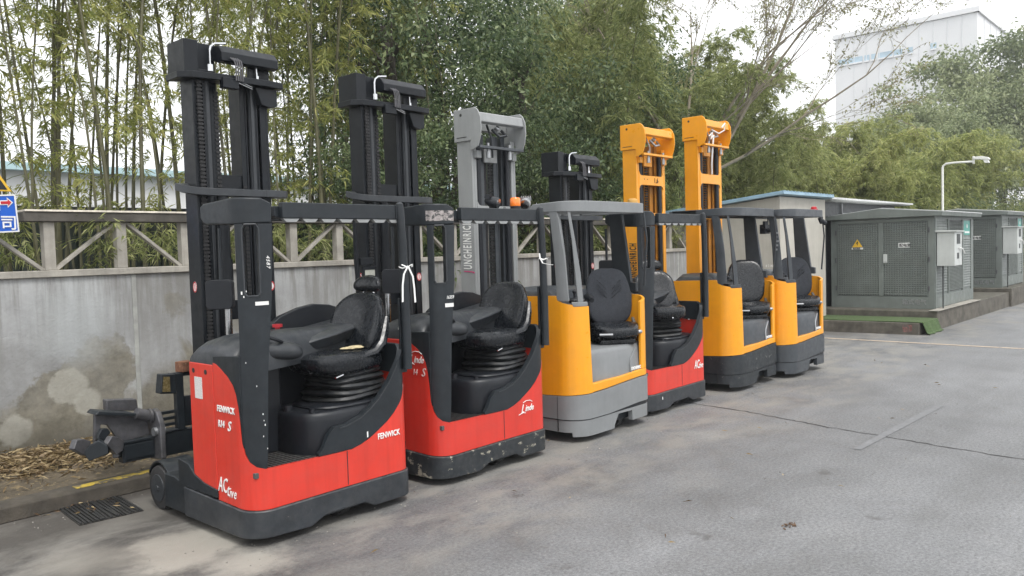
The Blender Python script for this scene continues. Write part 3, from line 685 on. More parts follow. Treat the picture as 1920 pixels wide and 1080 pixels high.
def jh(loc, label, top, my, mlr, cfg):
    W = 1.27; P = Path(W, .22, .15)
    mast = cfg['mast']; bum = cfg['bump']; cab = cfg['cab']
    root = empty('reach_truck', (*loc, 0), R(cfg.get('rz', 0)), label, 'forklift', TR)
    m = M(); m.box(.06, W - .06, .08, .86, .10, .52); m.build('chassis', m_blk, root)
    m = M()
    lo = [(0, .10), (.64, .10), (.66, .065), (.66, .10), (.80, .10), (.803, .06), (1.37, .058), (1.385, .10), (1.45, .19), (1.69, .185), (1.695, .085), (P.T, .085)]
    wrap(m, P, .05, 2.7, lo, .212, .002, .05, extra=(1.405, 1.42))
    hi = [(0, .425), (.5, .432), (.9, .452), (1.25, .462), (1.6, .485), (1.85, .50), (P.T, .505)]
    wrap(m, P, .05, 2.7, [(0, .222), (1.3, .222), (1.8, .25), (P.T, .255)], hi, .010, .05)
    wrap(m, P, .05, 2.7, .15, [(0, .26), (P.T, .30)], -.004, .03, extra=()) if False else None
    m.build('bumper', bum, root, .008, seg=3)
    m = M(); wrap(m, P, .05, 2.7, .20, .26, -.002, .03); m.build('bumper_groove', m_pla, root)
    m = M(); wrap(m, P, .655, .660, .11, .44, .0115, .01); m.build('seam', m_kink, root, 0, False)
    # yellow body
    m = M()
    lo2 = [(a, b + .006) for a, b in hi]
    ytop = [(.1, 1.372), (.655, 1.386), (.68, 1.345), (.72, 1.322), (.79, 1.306), (.9, 1.292), (1.03, 1.28)]
    S = P.samples(.06, 1.0, [a for a, _ in ytop]); rg = []
    for q in S:
        zl = prof(lo2, q); zh = prof(ytop, q); xo, yo = P.at(q, 0); xi, yi = P.at(q, -.03); rg.append([(xo, yo, zl), (xi, yi, zl), (xi, yi, zh), (xo, yo, zh)])
    # slanted rear edge towards the opening
    for k_ in range(1, 3):
        ed = k_ / 2; ro = []
        q0 = 1.0; qb = 1.038; qt = 1.0
        sb = q0 + (qb - q0) * ed; st = q0 + (qt - q0) * ed + .001 * k_
        xb, yb = P.at(sb, 0); xbi, ybi = P.at(sb, -.03); xt, yt = P.at(st, 0); xti, yti = P.at(st, -.03)
        rg.append([(xb, yb, prof(lo2, sb)), (xbi, ybi, prof(lo2, sb)), (xti, yti, 1.283), (xt, yt, 1.283)])
    m.rings(rg); m.build('body', m_yel, root, .005)
    m = M(); wrap(m, P, 1.04, 2.7, lo2, [(1.04, .545), (1.5, .553), (1.84, .575), (P.T, .58)], -.001, .05); m.build('sill', m_yel, root, .008, seg=3)
    m = M(); wrap(m, P, 1.885, 2.7, [(1.8, .576), (3, .582)], [(1.885, 1.27), (2.1, 1.32), (2.7, 1.38)], -.002, .03); m.build('body_right', m_yel, root, .006)
    # dash, inner walls
    m = M(); m.box(.035, .21, .20, .86, .5, 1.27); m.box(.21, 1.2, .62, .86, .5, 1.22); m.build('cab_wall', m_pla, root, .02)
    m = M(); rg = []
    for x, z, y0 in ((.03, 1.36, .26), (.05, 1.42, .27), (.14, 1.455, .30), (.4, 1.46, .42), (.8, 1.44, .5), (1.2, 1.42, .5), (1.235, 1.37, .5)):
        rg.append([(x, y0, 1.22), (x, y0 + .02, z - .04), (x, y0 + .09, z), (x, .78, z), (x, .86, z - .06), (x, .87, 1.22)])
    m.rings(rg); m.build('dashboard', cfg['dash'], root, .012, seg=3)
    m = M(); wrapz(m, P, [(1.283, .84, .985), (1.30, .83, .99), (1.325, .82, .985)], .004, .09, 6); m.build('ledge', cfg['cab'], root, .006)
    # pod
    m = M()
    pod = [(1.215, .04), (1.23, .55), (.30, .55), (.25, .5), (.235, .3), (.26, .13), (.36, .06), (.55, .035), (.9, .02)]
    def ring(z, k, sh=0):
        cx, cy = .78, .3; return [(cx + (x - cx) * k, cy + (y - cy) * k + sh, z) for x, y in pod]
    m.rings([ring(.50, 1.0), ring(.72, .99, .008), ring(.80, .985, .016), ring(.835, .965, .02), ring(.845, .92, .025)]); pod_o = m.build('seat_pod', cfg['pod'], root, 0, ang=48)
    m = M(); m.tube([(.90, .014, .555), (.90, .022, .66), (.915, .026, .70), (1.03, .045, .80)], .009, 6); m.build('pod_crease', cfg.get('crease', m_alu), pod_o)
    text('lettering', cfg.get('podtext', 'JUNGHEINRICH'), .034, (.90, .010, .585), X2, (0, .05, .998), m_ink, root, shear=.25, sx=.60, bold=.001)
    # seat facing outward
    st = empty('seat'); st.parent = root; st.location = (.985, .285, 0); st.scale = (.93, .93, 1); st.rotation_euler.z = R(cfg.get('srz', -35))
    fm = cfg.get('seatm', m_fab)
    m = M(); m.pillow((0, -.06, .985), (.26, .25, .07), 3.0, f=lambda q: Vector((q.x, q.y, q.z + .03 * (abs(q.x) / .26) ** 3 * (q.z > 0) - .02 * (q.y < -.15)))); m.build('cushion', m_vin, st)
    m = M()
    def fb(q):
        v = q.z / .29; q = q.copy(); q.x *= 1.04 - .20 * max(0, v) ** 2.4 - .05 * max(0, -v); q.y += -.05 * (abs(q.x) / .24) ** 2.2; return q
    m.pillow((0, .175, 1.31), (.25, .06, .30), 3.6, T=Matrix.Rotation(R(-12), 3, 'X'), f=fb, nu=32, nv=20); bk = m.build('backrest', fm, st)
    m = M()
    if cfg.get('chev', True):
        for sgn in (-1, 1):
            for k_ in range(3):
                m.tube([(sgn * (.03 + t_ * .11), .109 - .013 * t_, 1.30 + k_ * .045 + t_ * .10) for t_ in np.linspace(0, 1, 5)], .0035, 4)
        for k_ in range(3):
            m.tube([(-.05 + .05 * k_, .10 - .055 * (.5 - t_) , 1.08 + .18 * t_) for t_ in (0, .5, 1)], .003, 4)
    else:
        for z in (1.42, 1.34, 1.20, 1.12):
            m.tube([(x, .118 + (z - 1.3) * .2 - .035 * (abs(x) / .2) ** 2.2, z) for x in np.linspace(-.17, .17, 7)], .004, 4)
    m.build('stitching', m_vin, bk)
    m = M(); m.pillow((0, .2, 1.28), (.24, .05, .27), 2.6, T=Matrix.Rotation(R(-12), 3, 'X'), f=fb); m.build('backrest_shell', m_pla, st)
    m = M(); m.box(-.2, .2, -.22, .2, .84, .90); m.box(-.23, .23, -.18, .22, .895, .935); m.build('seat_base', m_vin, st, .02)
    m = M()
    for z in (.86, .885, .91): m.pillow((0, 0, z), (.235, .22, .02), 3)
    m.build('bellows', m_vin, st)
    m = M(); m.tube([(.25, -.12, .95), (.27, -.02, .98), (.265, .1, 1.08)], [.02, .024, .018], 8); m.pillow((.25, -.16, .96), (.045, .03, .022), 2); m.build('lever', m_alu, st); m = M(); m.tube([(-.22, -.28, .955), (-.08, -.31, .955)], .013, 8); m.build('lever', m_alu, st)
    m = M(); m.tube([(-.27, .12, 1.30), (-.28, .02, 1.325), (-.28, -.1, 1.325), (-.275, -.2, 1.30)], [.02, .034, .038, .026], 12); m.tube([(-.27, .12, 1.3), (-.25, .16, 1.2)], .02, 8); m.build('armrest', m_pla, st)
    # guard
    g = empty('overhead_guard'); g.parent = root
    m = M(); wrap(m, P, .40, 2.85, [(.4, 2.175), (1, 2.165), (2, 2.165), (3, 2.18)], [(.4, 2.255), (.75, 2.268), (1.5, 2.27), (3, 2.262)], .004, .03); m.build('guard_band', cab, g, .008, seg=3)
    m = M()
    m.prism([(.03, .86), (.03, .23), (.08, .10), (.2, .035), (1.1, .035), (1.2, .07), (1.24, .16), (1.24, .86)], 'z', 2.252, 2.262) if cfg.get('roof') else None
    for i in range(7): m.box(.16 + i * .15, .20 + i * .15, .04, .86, 2.19, 2.25)
    m.box(.03, 1.24, .86, .90, 2.18, 2.255)
    m.build('guard_bar', cab, g, .003)
    m = M(); wrapz(m, P, [(1.335, .675, .80), (1.40, .672, .795), (1.76, .655, .768), (2.10, .618, .718), (2.176, .602, .700)], .0, .05, 5); m.build('front_post', cab, g, .006)
    m = M(); wrapz(m, P, [(1.325, .885, .945), (1.6, .865, .92), (1.9, .84, .875), (2.17, .803, .832)], -.004, .03, 3); m.build('strut', cfg.get('strut', cab), g, .004)
    m = M(); m.prism([(.30, 2.18), (.46, 2.18), (.42, 1.36), (.14, 1.36), (.14, 1.45), (.20, 1.46)][::1], 'x', W - .055, W - .01)
    m.build('rear_post', m_blk if cab is m_gry else cab, g, .008)
    m = M(); m.tube([(W - .05, .03, 2.18), (W - .03, .01, 1.9), (W - .015, .06, 1.42)], .011, 8); m.build('strut', m_pla2, g)
    # console left of the seat
    m = M(); m.pillow((.30, .22, 1.325), (.10, .06, .03), 2.5); m.cyl((.27, .22, 1.34), (.27, .22, 1.40), .012, 8); m.pillow((.27, .22, 1.41), (.022, .022, .022), 2); m.cyl((.34, .2, 1.34), (.34, .2, 1.375), .02, 10); m.build('control_lever', m_pla, root)
    # legs, wheels
    for x0 in (.0, W - .2):
        m = M(); m.prism([(.84, .06), (1.5, .06), (1.5, .20), (1.3, .30), (.84, .30)], 'x', x0 + .005, x0 + .2); lo_ = m.build('load_leg', bum, root, .012)
        m = M(); m.cyl((x0 + .03, 1.6, .162), (x0 + .15, 1.6, .162), .16, 28); m.build('wheel', m_rub, root, .01)
    m = M(); m.box(.22, W - .22, 1.0, my, .1, .32); m.build('reach_carriage', m_blk, root)
    m = M(); m.cyl((.78, .20, .115), (.86, .20, .115), .112, 24); m.build('drive_wheel', m_rub, root, .01)
    jh_mast(root, mlr[0], mlr[1], my, top, mast, cfg['cross'])
    return root, P

E_, PE = jh((5.93, 4.5), 'yellow reach truck with a grey bumper, grey roof guard and grey mast', 3.33, 1.50, (.23, .92),
            dict(mast=m_lgry, bump=m_gry, cab=m_gry, dash=m_gryd, pod=m_gry, crease=m_gry, cross=[(2.18, 2.31), (1.2, 1.3)], srz=-40))
F_, PF = jh((9.10, 4.50), 'yellow reach truck with dark worn bumper and black ribbed seat, second from the far end', 3.47, 1.50, (.22, .95),
            dict(mast=m_yel, bump=m_blk3, cab=m_gryd, dash=m_gryd, pod=m_gryd, crease=m_alu, cross=[(2.66, 2.79), (2.17, 2.28), (1.3, 1.4)], srz=-48, chev=False, seatm=m_vin, roof=True))
G_, PG = jh((10.42, 4.36), 'yellow reach truck at the far end of the row, small red roof lamp', 3.68, 1.44, (.22, .94),
            dict(mast=m_yel, bump=m_gryd, cab=m_gryd, dash=m_gryd, pod=m_gryd, crease=m_alu, cross=[(2.72, 2.86), (2.2, 2.32), (1.3, 1.4)], srz=-42))
# mast lettering
def mast_text(root, ml, my, z, h, letters, mats):
    zc = z
    for ch, mt in zip(letters, mats):
        o = text('lettering', ch, h, (ml - .0025, my, zc), (0, 0, 1), (0, 1, 0), mt, root, bold=.004, shear=.12, sx=.40)
        zc += (max(v.co.z for v in o.data.vertices) - min(v.co.z for v in o.data.vertices)) + .008
mast_text(E_, .23, 1.55, 1.60, .12, 'JUNGHEINRICH', [m_mag] + [m_ink] * 11)
mast_text(F_, .22, 1.53, 1.35, .11, 'JUNGHEINRICH', [m_kink] * 12)
text('lettering', '1,6', .07, (.64, 1.488, 2.70), X2, Z1, m_kink, F_)
m = M()
for x in (.40, .48): m.cyl((x, 1.49, 2.74), (x, 1.494, 2.74), .008, 8)
m.build('bolt_hole', m_kink, F_)
# dangling light hose on the far mast
m = M(); m.tube([(.45, 1.34, 3.50), (.60, 1.30, 3.45), (.70, 1.26, 3.50), (.68, 1.24, 3.60), (.60, 1.25, 3.53)], .010, 6)
m.tube([(.40, 1.35, 3.40), (.46, 1.33, 3.46), (.42, 1.33, 3.36), (.50, 1.33, 3.42), (.48, 1.34, 3.25), (.52, 1.38, 3.0), (.56, 1.40, 2.86)], .013, 6); m.build('hose', m_rib, G_)
# beacon ghost on the grey truck, camera and lamp on the far truck
m = M(); m.rings([[(1.13 + r_ * math.cos(R(a)), .10 + r_ * math.sin(R(a)), z) for a in range(0, 360, 24)] for z, r_ in ((2.262, .05), (2.27, .053), (2.31, .05), (2.318, .03))]); m.build('beacon', pmat('faded amber lens', (.62, .36, .10), .3, .1, 9), E_)
m = M(); m.box(1.0, 1.12, .05, .12, 2.268, 2.285); m.rings([[(1.06 + r_ * math.cos(R(a)), .085 + r_ * math.sin(R(a)), z) for a in range(0, 360, 24)] for z, r_ in ((2.28, .04), (2.31, .04), (2.32, .02))]); m.build('roof_lamp', m_knob, G_)
m = M(); m.box(.36, .52, .5, .58, 1.95, 2.08); m.cyl((.45, .5, 2.0), (.45, .44, 2.0), .03, 12); m.cyl((.5, .52, 2.08), (.5, .52, 2.18), .01, 6); m.box(.15, .24, .4, .44, 2.02, 2.12); m.build('camera_unit', m_pla, G_, .006)
m = M(); m.cyl((1.1, .02, 2.16), (1.13, .0, 2.08), .03, 12); m.cyl((1.12, .0, 2.11), (1.18, -.03, 2.08), .035, 12); m.build('work_light', m_pla, G_, .004)
text('lettering', '# 3 A0', .035, (-.004, .335, 1.50), X1, Z1, m_ink, G_, sx=.8)
m = M()
for k_ in range(5): wrap(m, PG, .70 + .01 * (k_ % 2), .73 + .01 * (k_ % 3), 1.72 + k_ * .055, 1.745 + k_ * .055, .002, .002)
m.build('label', m_alu, G_, 0, False)

# ------------------------------------------------------------------ detached fork carriage lying past the first truck
def carriage():
    r = empty('fork_carriage', (-2.61, -4.53, 0)); r.parent = A       # carried by the first truck, drawn in yard coordinates
    m = M(); m.box(2.63, 2.885, 6.47, 6.55, .25, .40); m.box(2.645, 2.87, 6.462, 6.468, .27, .385); m.box(2.60, 2.9, 6.46, 6.62, .402, .418); m.build('lower_beam', m_blk, r, .006)
    m = M(); m.box(2.935, 3.50, 6.45, 6.53, .24, .43); m.box(2.93, 3.15, 6.44, 6.56, .432, .446); m.box(3.2, 3.4, 5.92, 6.46, .2, .5); m.build('lower_beam', m_blk, r, .006)
    m = M(); m.prism([(6.36, .24), (6.58, .22), (6.60, .48), (6.56, .58), (6.49, .64), (6.42, .62), (6.36, .52)], 'x', 2.885, 2.93); m.build('side_plate', m_gal, r, .012, seg=3)
    m = M(); m.cyl((2.86, 6.43, .46), (2.95, 6.43, .46), .035, 16); m.build('roller', m_alu, r)
    m = M(); m.cyl((2.76, 6.50, .62), (2.87, 6.50, .58), .045, 16); m.cyl((2.86, 6.5, .58), (2.88, 6.5, .58), .06, 16); m.build('roller', m_gal, r)
    m = M(); m.prism([(2.46, .655), (2.52, .66), (2.74, .60), (2.86, .58), (2.87, .43), (2.62, .40), (2.60, .47), (2.55, .56), (2.50, .575), (2.485, .45), (2.445, .44)], 'y', 6.52, 6.56); m.box(2.46, 2.86, 6.50, 6.60, .655, .675, Matrix.Rotation(0, 4, 'Z')) if False else None
    m.build('backrest_plate', m_gal, r, .006)
    m = M(); m.prism([(2.44, .665), (2.47, .69), (2.75, .625), (2.74, .605)], 'y', 6.46, 6.64); m.build('plate_lip', m_blk, r, .006)
    m = M(); m.prism([(2.62, .73), (2.86, .70), (2.87, .60), (2.62, .64)], 'y', 6.70, 6.78); m.build('backrest_plate', m_gal, r, .01)
    for (x, y, z, a, b, sc_) in ((2.34, 6.5, .44, 20, 35, 1.0), (2.44, 6.46, .40, -30, -20, 1.1), (2.56, 6.44, .42, 15, 50, 1.0), (2.60, 6.5, .34, 60, 10, .8), (2.50, 6.5, .50, 5, -50, .7)):
        T = Matrix.Translation((x, y, z)) @ Matrix.Rotation(R(a), 4, 'Z') @ Matrix.Rotation(R(b), 4, 'Y') @ Matrix.Scale(sc_, 4)
        m = M(); m.prism([(-.07, -.05), (.06, -.055), (.08, .0), (.04, .06), (-.03, .05), (-.08, .02)], 'y', -.03, .03, T); m.build('bent_bracket', m_gal if b > 0 else m_blk, r, .008)
    for z in (.47, .52, .57):
        m = M(); m.box(2.93, 3.10, 6.50, 6.53, z, z + .025); m.build('rack_bar', m_blk, r, .003)
    m = M(); m.box(3.07, 3.135, 6.44, 6.50, .43, .90); m.box(3.03, 3.45, 6.45, 6.50, .87, .905); m.box(3.14, 3.45, 6.47, 6.5, .45, .70); m.build('upright', m_blk, r, .006)
    lm = M(); lm.prism([(2.93, .755), (3.062, .74), (3.062, .90), (2.95, .91)], 'y', 6.42, 6.52); l_ = lm.build('lamp_housing', m_blk, r, .008)
    lm = M(); lm.prism([(2.945, .77), (3.01, .762), (3.01, .885), (2.958, .892)], 'y', 6.415, 6.419); lm.build('lens', pmat('brown glass', (.13, .10, .045), .25, .3, 20), l_)
    m = M(); m.prism([(3.10, .38), (3.35, .42), (3.35, .06), (3.18, .06), (3.10, .18)], 'y', 6.10, 6.22); m.build('foot_bracket', m_blk, r, .012)
carriage()
m = M(); m.box(-.06, .06, -.05, .05, 0, .085); o = m.build('brick', pmat('old red brick', (.20, .09, .05), .9, .5, 20, bump=.5, bscale=40, chips=((.4, .3, .2), .6, 18)), None, .006); o.location = (3.17, 6.475, .905); o.rotation_euler.z = .2
tag(o, 'chipped brown brick balanced on top of the fork carriage upright', 'brick')

# ------------------------------------------------------------------ ground
def groundmat():
    m, nt, b, co = newmat('asphalt'); L = nt.links
    big = noise(nt, co, .28, 6, .6, .6); fine = noise(nt, co, 42, 6, .85); mid = noise(nt, co, 1.7, 7, .68, .4)
    sp = noise(nt, co, 120, 3, .7)
    base = ramp(nt, [(.32, (.130, .132, .134)), (.5, (.172, .175, .179)), (.68, (.215, .219, .226))]); L.new(big.outputs[0], base.inputs[0])
    mr = ramp(nt, [(.30, (.76, .75, .73)), (.5, (.96, .96, .96)), (.70, (1.10, 1.09, 1.07))]); L.new(mid.outputs[0], mr.inputs[0])
    c = mixc(nt, .85, base.outputs[0], mr.outputs[0], 'MULTIPLY')
    fr = ramp(nt, [(.36, (.5, .5, .51)), (.5, (1, 1, 1)), (.64, (1.5, 1.49, 1.47))]); L.new(fine.outputs[0], fr.inputs[0])
    c = mixc(nt, .9, c, fr.outputs[0], 'MULTIPLY')
    sr = ramp(nt, [(.33, (.5, .5, .5)), (.45, (1, 1, 1)), (.58, (1, 1, 1)), (.68, (1.7, 1.68, 1.62))]); L.new(sp.outputs[0], sr.inputs[0])
    c = mixc(nt, .6, c, sr.outputs[0], 'MULTIPLY')
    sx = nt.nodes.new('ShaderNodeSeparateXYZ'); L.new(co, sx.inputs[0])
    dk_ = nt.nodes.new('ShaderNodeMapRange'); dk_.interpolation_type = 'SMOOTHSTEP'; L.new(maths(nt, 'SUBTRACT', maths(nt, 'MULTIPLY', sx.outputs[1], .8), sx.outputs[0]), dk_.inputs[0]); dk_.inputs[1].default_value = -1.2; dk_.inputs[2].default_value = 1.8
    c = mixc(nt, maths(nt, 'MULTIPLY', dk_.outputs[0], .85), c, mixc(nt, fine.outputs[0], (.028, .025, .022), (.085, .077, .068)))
    tk = noise(nt, mapping(nt, co, (.35, 2.6, 1), (0, .3, 0)), 1.0, 5, .6, .2); tr_ = ramp(nt, [(.38, (.91, .905, .90)), (.52, (1, 1, 1)), (.66, (1.05, 1.05, 1.055))]); L.new(tk.outputs[0], tr_.inputs[0])
    c = mixc(nt, .9, c, tr_.outputs[0], 'MULTIPLY')
    # worn pale cement skin, patchy, in the strip by the trucks
    wob = noise(nt, co, .9, 5, .6); y2 = maths(nt, 'ADD', sx.outputs[1], maths(nt, 'MULTIPLY', maths(nt, 'SUBTRACT', wob.outputs[0], .5), 2.2))
    band = nt.nodes.new('ShaderNodeMapRange'); band.interpolation_type = 'SMOOTHSTEP'; L.new(y2, band.inputs[0]); band.inputs[1].default_value = 2.9; band.inputs[2].default_value = 4.1
    pa = noise(nt, mapping(nt, co, (1.0, 1.7, 1)), 1.25, 8, .66, .3); pr_ = ramp(nt, [(.44, (0, 0, 0)), (.60, (1, 1, 1))]); L.new(pa.outputs[0], pr_.inputs[0])
    cem = mixc(nt, fine.outputs[0], (.17, .162, .145), (.30, .288, .26))
    c = mixc(nt, maths(nt, 'MULTIPLY', maths(nt, 'MULTIPLY', band.outputs[0], pr_.outputs[0]), .8), c, cem)
    # bright cement spill in front of the first truck
    def blob(x, y, r, soft):
        v = nt.nodes.new('ShaderNodeVectorMath'); v.operation = 'DISTANCE'; w = noise(nt, co, 2.3, 7, .7)
        L.new(maths_vec(nt, co, w.outputs[1], .75), v.inputs[0]); v.inputs[1].default_value = (x, y, 0)
        mr_ = nt.nodes.new('ShaderNodeMapRange'); mr_.interpolation_type = 'SMOOTHSTEP'; L.new(v.outputs['Value'], mr_.inputs[0]); mr_.inputs[1].default_value = r + soft; mr_.inputs[2].default_value = r - soft
        return mr_.outputs[0]
    c = mixc(nt, maths(nt, 'MULTIPLY', blob(2.35, 4.95, .36, .12), .85), c, (.33, .31, .27))
    c = mixc(nt, maths(nt, 'MULTIPLY', blob(2.50, 4.40, .22, .12), .8), c, (.33, .31, .27))
    c = mixc(nt, maths(nt, 'MULTIPLY', blob(1.85, 5.25, .26, .15), .6), c, (.24, .225, .195))
    # damp dark strip along the kerb
    kb = nt.nodes.new('ShaderNodeMapRange'); kb.interpolation_type = 'SMOOTHSTEP'; L.new(y2, kb.inputs[0]); kb.inputs[1].default_value = 5.1; kb.inputs[2].default_value = 6.2
    c = mixc(nt, maths(nt, 'MULTIPLY', kb.outputs[0], .6), c, (.07, .062, .052))
    # oil drips
    oil = noise(nt, co, 2.6, 3, .5); orr = ramp(nt, [(.70, (0, 0, 0)), (.76, (1, 1, 1))]); L.new(oil.outputs[0], orr.inputs[0])
    c = mixc(nt, maths(nt, 'MULTIPLY', orr.outputs[0], .6), c, (.06, .055, .05))
    L.new(c, b.inputs['Base Color'])
    rr = ramp(nt, [(.3, (.50,) * 3), (.7, (.80,) * 3)]); L.new(mid.outputs[0], rr.inputs[0]); L.new(rr.outputs[0], b.inputs['Roughness'])
    bn = nt.nodes.new('ShaderNodeBump'); bn.inputs['Strength'].default_value = .55; bn.inputs['Distance'].default_value = .006
    L.new(maths(nt, 'ADD', fine.outputs[0], maths(nt, 'MULTIPLY', sp.outputs[0], .7)), bn.inputs['Height']); L.new(bn.outputs[0], b.inputs['Normal'])
    return m
def maths_vec(nt, co, colr, k):
    s = nt.nodes.new('ShaderNodeVectorMath'); s.operation = 'SUBTRACT'; nt.links.new(colr, s.inputs[0]); s.inputs[1].default_value = (.5, .5, .5)
    t = nt.nodes.new('ShaderNodeVectorMath'); t.operation = 'SCALE'; nt.links.new(s.outputs[0], t.inputs[0]); t.inputs['Scale'].default_value = k
    a = nt.nodes.new('ShaderNodeVectorMath'); a.operation = 'ADD'; nt.links.new(co, a.inputs[0]); nt.links.new(t.outputs[0], a.inputs[1])
    return a.outputs[0]
m_asp = groundmat()
m = M(); m.add([(-400, -400, 0), (400, -400, 0), (400, 400, 0), (-400, 400, 0)], [(0, 1, 2, 3)]); o = m.build('ground', m_asp, None, 0, False); tag(o, kind='structure')
# soil verge
m_soil = pmat('dark damp soil', (.085, .068, .045), .95, .45, 3, bump=1.0, bscale=25, chips=((.22, .17, .09), .58, 22))
m = M(); nx, ny = 90, 10; vs = []; fs = []
for i in range(nx + 1):
    for j in range(ny + 1):
        x = -4 + 19.6 * i / nx; y = 6.66 + 1.5 * j / ny
        pile = .035 * math.exp(-((x - 2.6) / .75) ** 2) * math.exp(-((y - 7.5) / .35) ** 2)
        vs.append((x, y, .10 + .05 * j / ny + pile + .012 * math.sin(x * 7 + y * 3) * math.sin(y * 9 - x * 2)))
for i in range(nx):
    for j in range(ny): a = i * (ny + 1) + j; fs.append((a, a + ny + 1, a + ny + 2, a + 1))
m.add(vs, fs); o = m.build('verge_soil', m_soil, None); tag(o, kind='structure')
m = M(); m.prism([(6.47, .0), (6.48, .105), (6.51, .12), (6.67, .12), (6.67, 0)], 'x', -4, 15.6); o = m.build('kerb', pmat('stained kerb concrete', (.065, .056, .045), .9, .4, 6, bump=.4, bscale=40, dust=.4, dustc=(.05, .045, .03)), None, .01); tag(o, kind='structure')
m = M(); m.box(2.3, 15.5, 6.512, 6.60, .1215, .1245); o = m.build('kerb_paint', pmat('worn yellow kerb paint', (.50, .36, .04), .8, .2, 8, chips=((.10, .085, .06), .53, 14), dust=.6, dustc=(.16, .13, .07)), None, 0, False); tag(o, kind='structure')
# painted line and cracks on the yard
m_line = pmat('worn pale road paint', (.45, .36, .27), .8, .15, 6, chips=((.17, .17, .17), .56, 14))
m = M(); m.add([(15.19, 6.2, .004), (15.06, 2.2, .004), (14.9, -6, .004), (15.0, -6, .004), (15.16, 2.2, .004), (15.30, 6.2, .004)], [(0, 1, 4, 5), (1, 2, 3, 4)][::1]); o = m.build('painted_line', m_line, None, 0, False); tag(o, kind='structure')
m = M(); m.add([(7.2, 2.40, .004), (9.6, 2.32, .004), (9.6, 2.41, .004), (7.2, 2.47, .004)], [(0, 1, 2, 3)]); o = m.build('faded_line', pmat('faded white line', (.181, .184, .189), .85, .2, 6, chips=((.165, .168, .172), .46, 5)), None, 0, False); tag(o, kind='structure')
m_crk = pmat('crack', (.025, .024, .022), .95, .3, 9)
def crack(pts, w, seed, name='road_crack'):
    rr = random.Random(seed); P_ = []
    for (a, b) in zip(pts[:-1], pts[1:]):
        k = max(2, int(math.dist(a, b) / .06))
        for i in range(k): P_.append((a[0] + (b[0] - a[0]) * i / k + rr.gauss(0, .008), a[1] + (b[1] - a[1]) * i / k + rr.gauss(0, .008)))
    P_.append(pts[-1]); m = M(); vs = []; fs = []
    for i, (x, y) in enumerate(P_):
        q = P_[min(i + 1, len(P_) - 1)]; p = P_[max(i - 1, 0)]; dx, dy = q[0] - p[0], q[1] - p[1]; l = math.hypot(dx, dy) or 1
        h = w * (.5 + .7 * rr.random()); vs += [(x - dy / l * h, y + dx / l * h, .0035), (x + dy / l * h, y - dx / l * h, .0035)]
    for i in range(len(P_) - 1): fs.append((2 * i, 2 * i + 1, 2 * i + 3, 2 * i + 2))
    m.add(vs, fs); o = m.build(name, m_crk, None, 0, False); tag(o, kind='structure')
crack([(7.4, .5), (7.62, 1.27), (7.75, 2.1), (7.93, 3.0), (8.18, 3.93), (8.3, 4.8)], .008, 3)

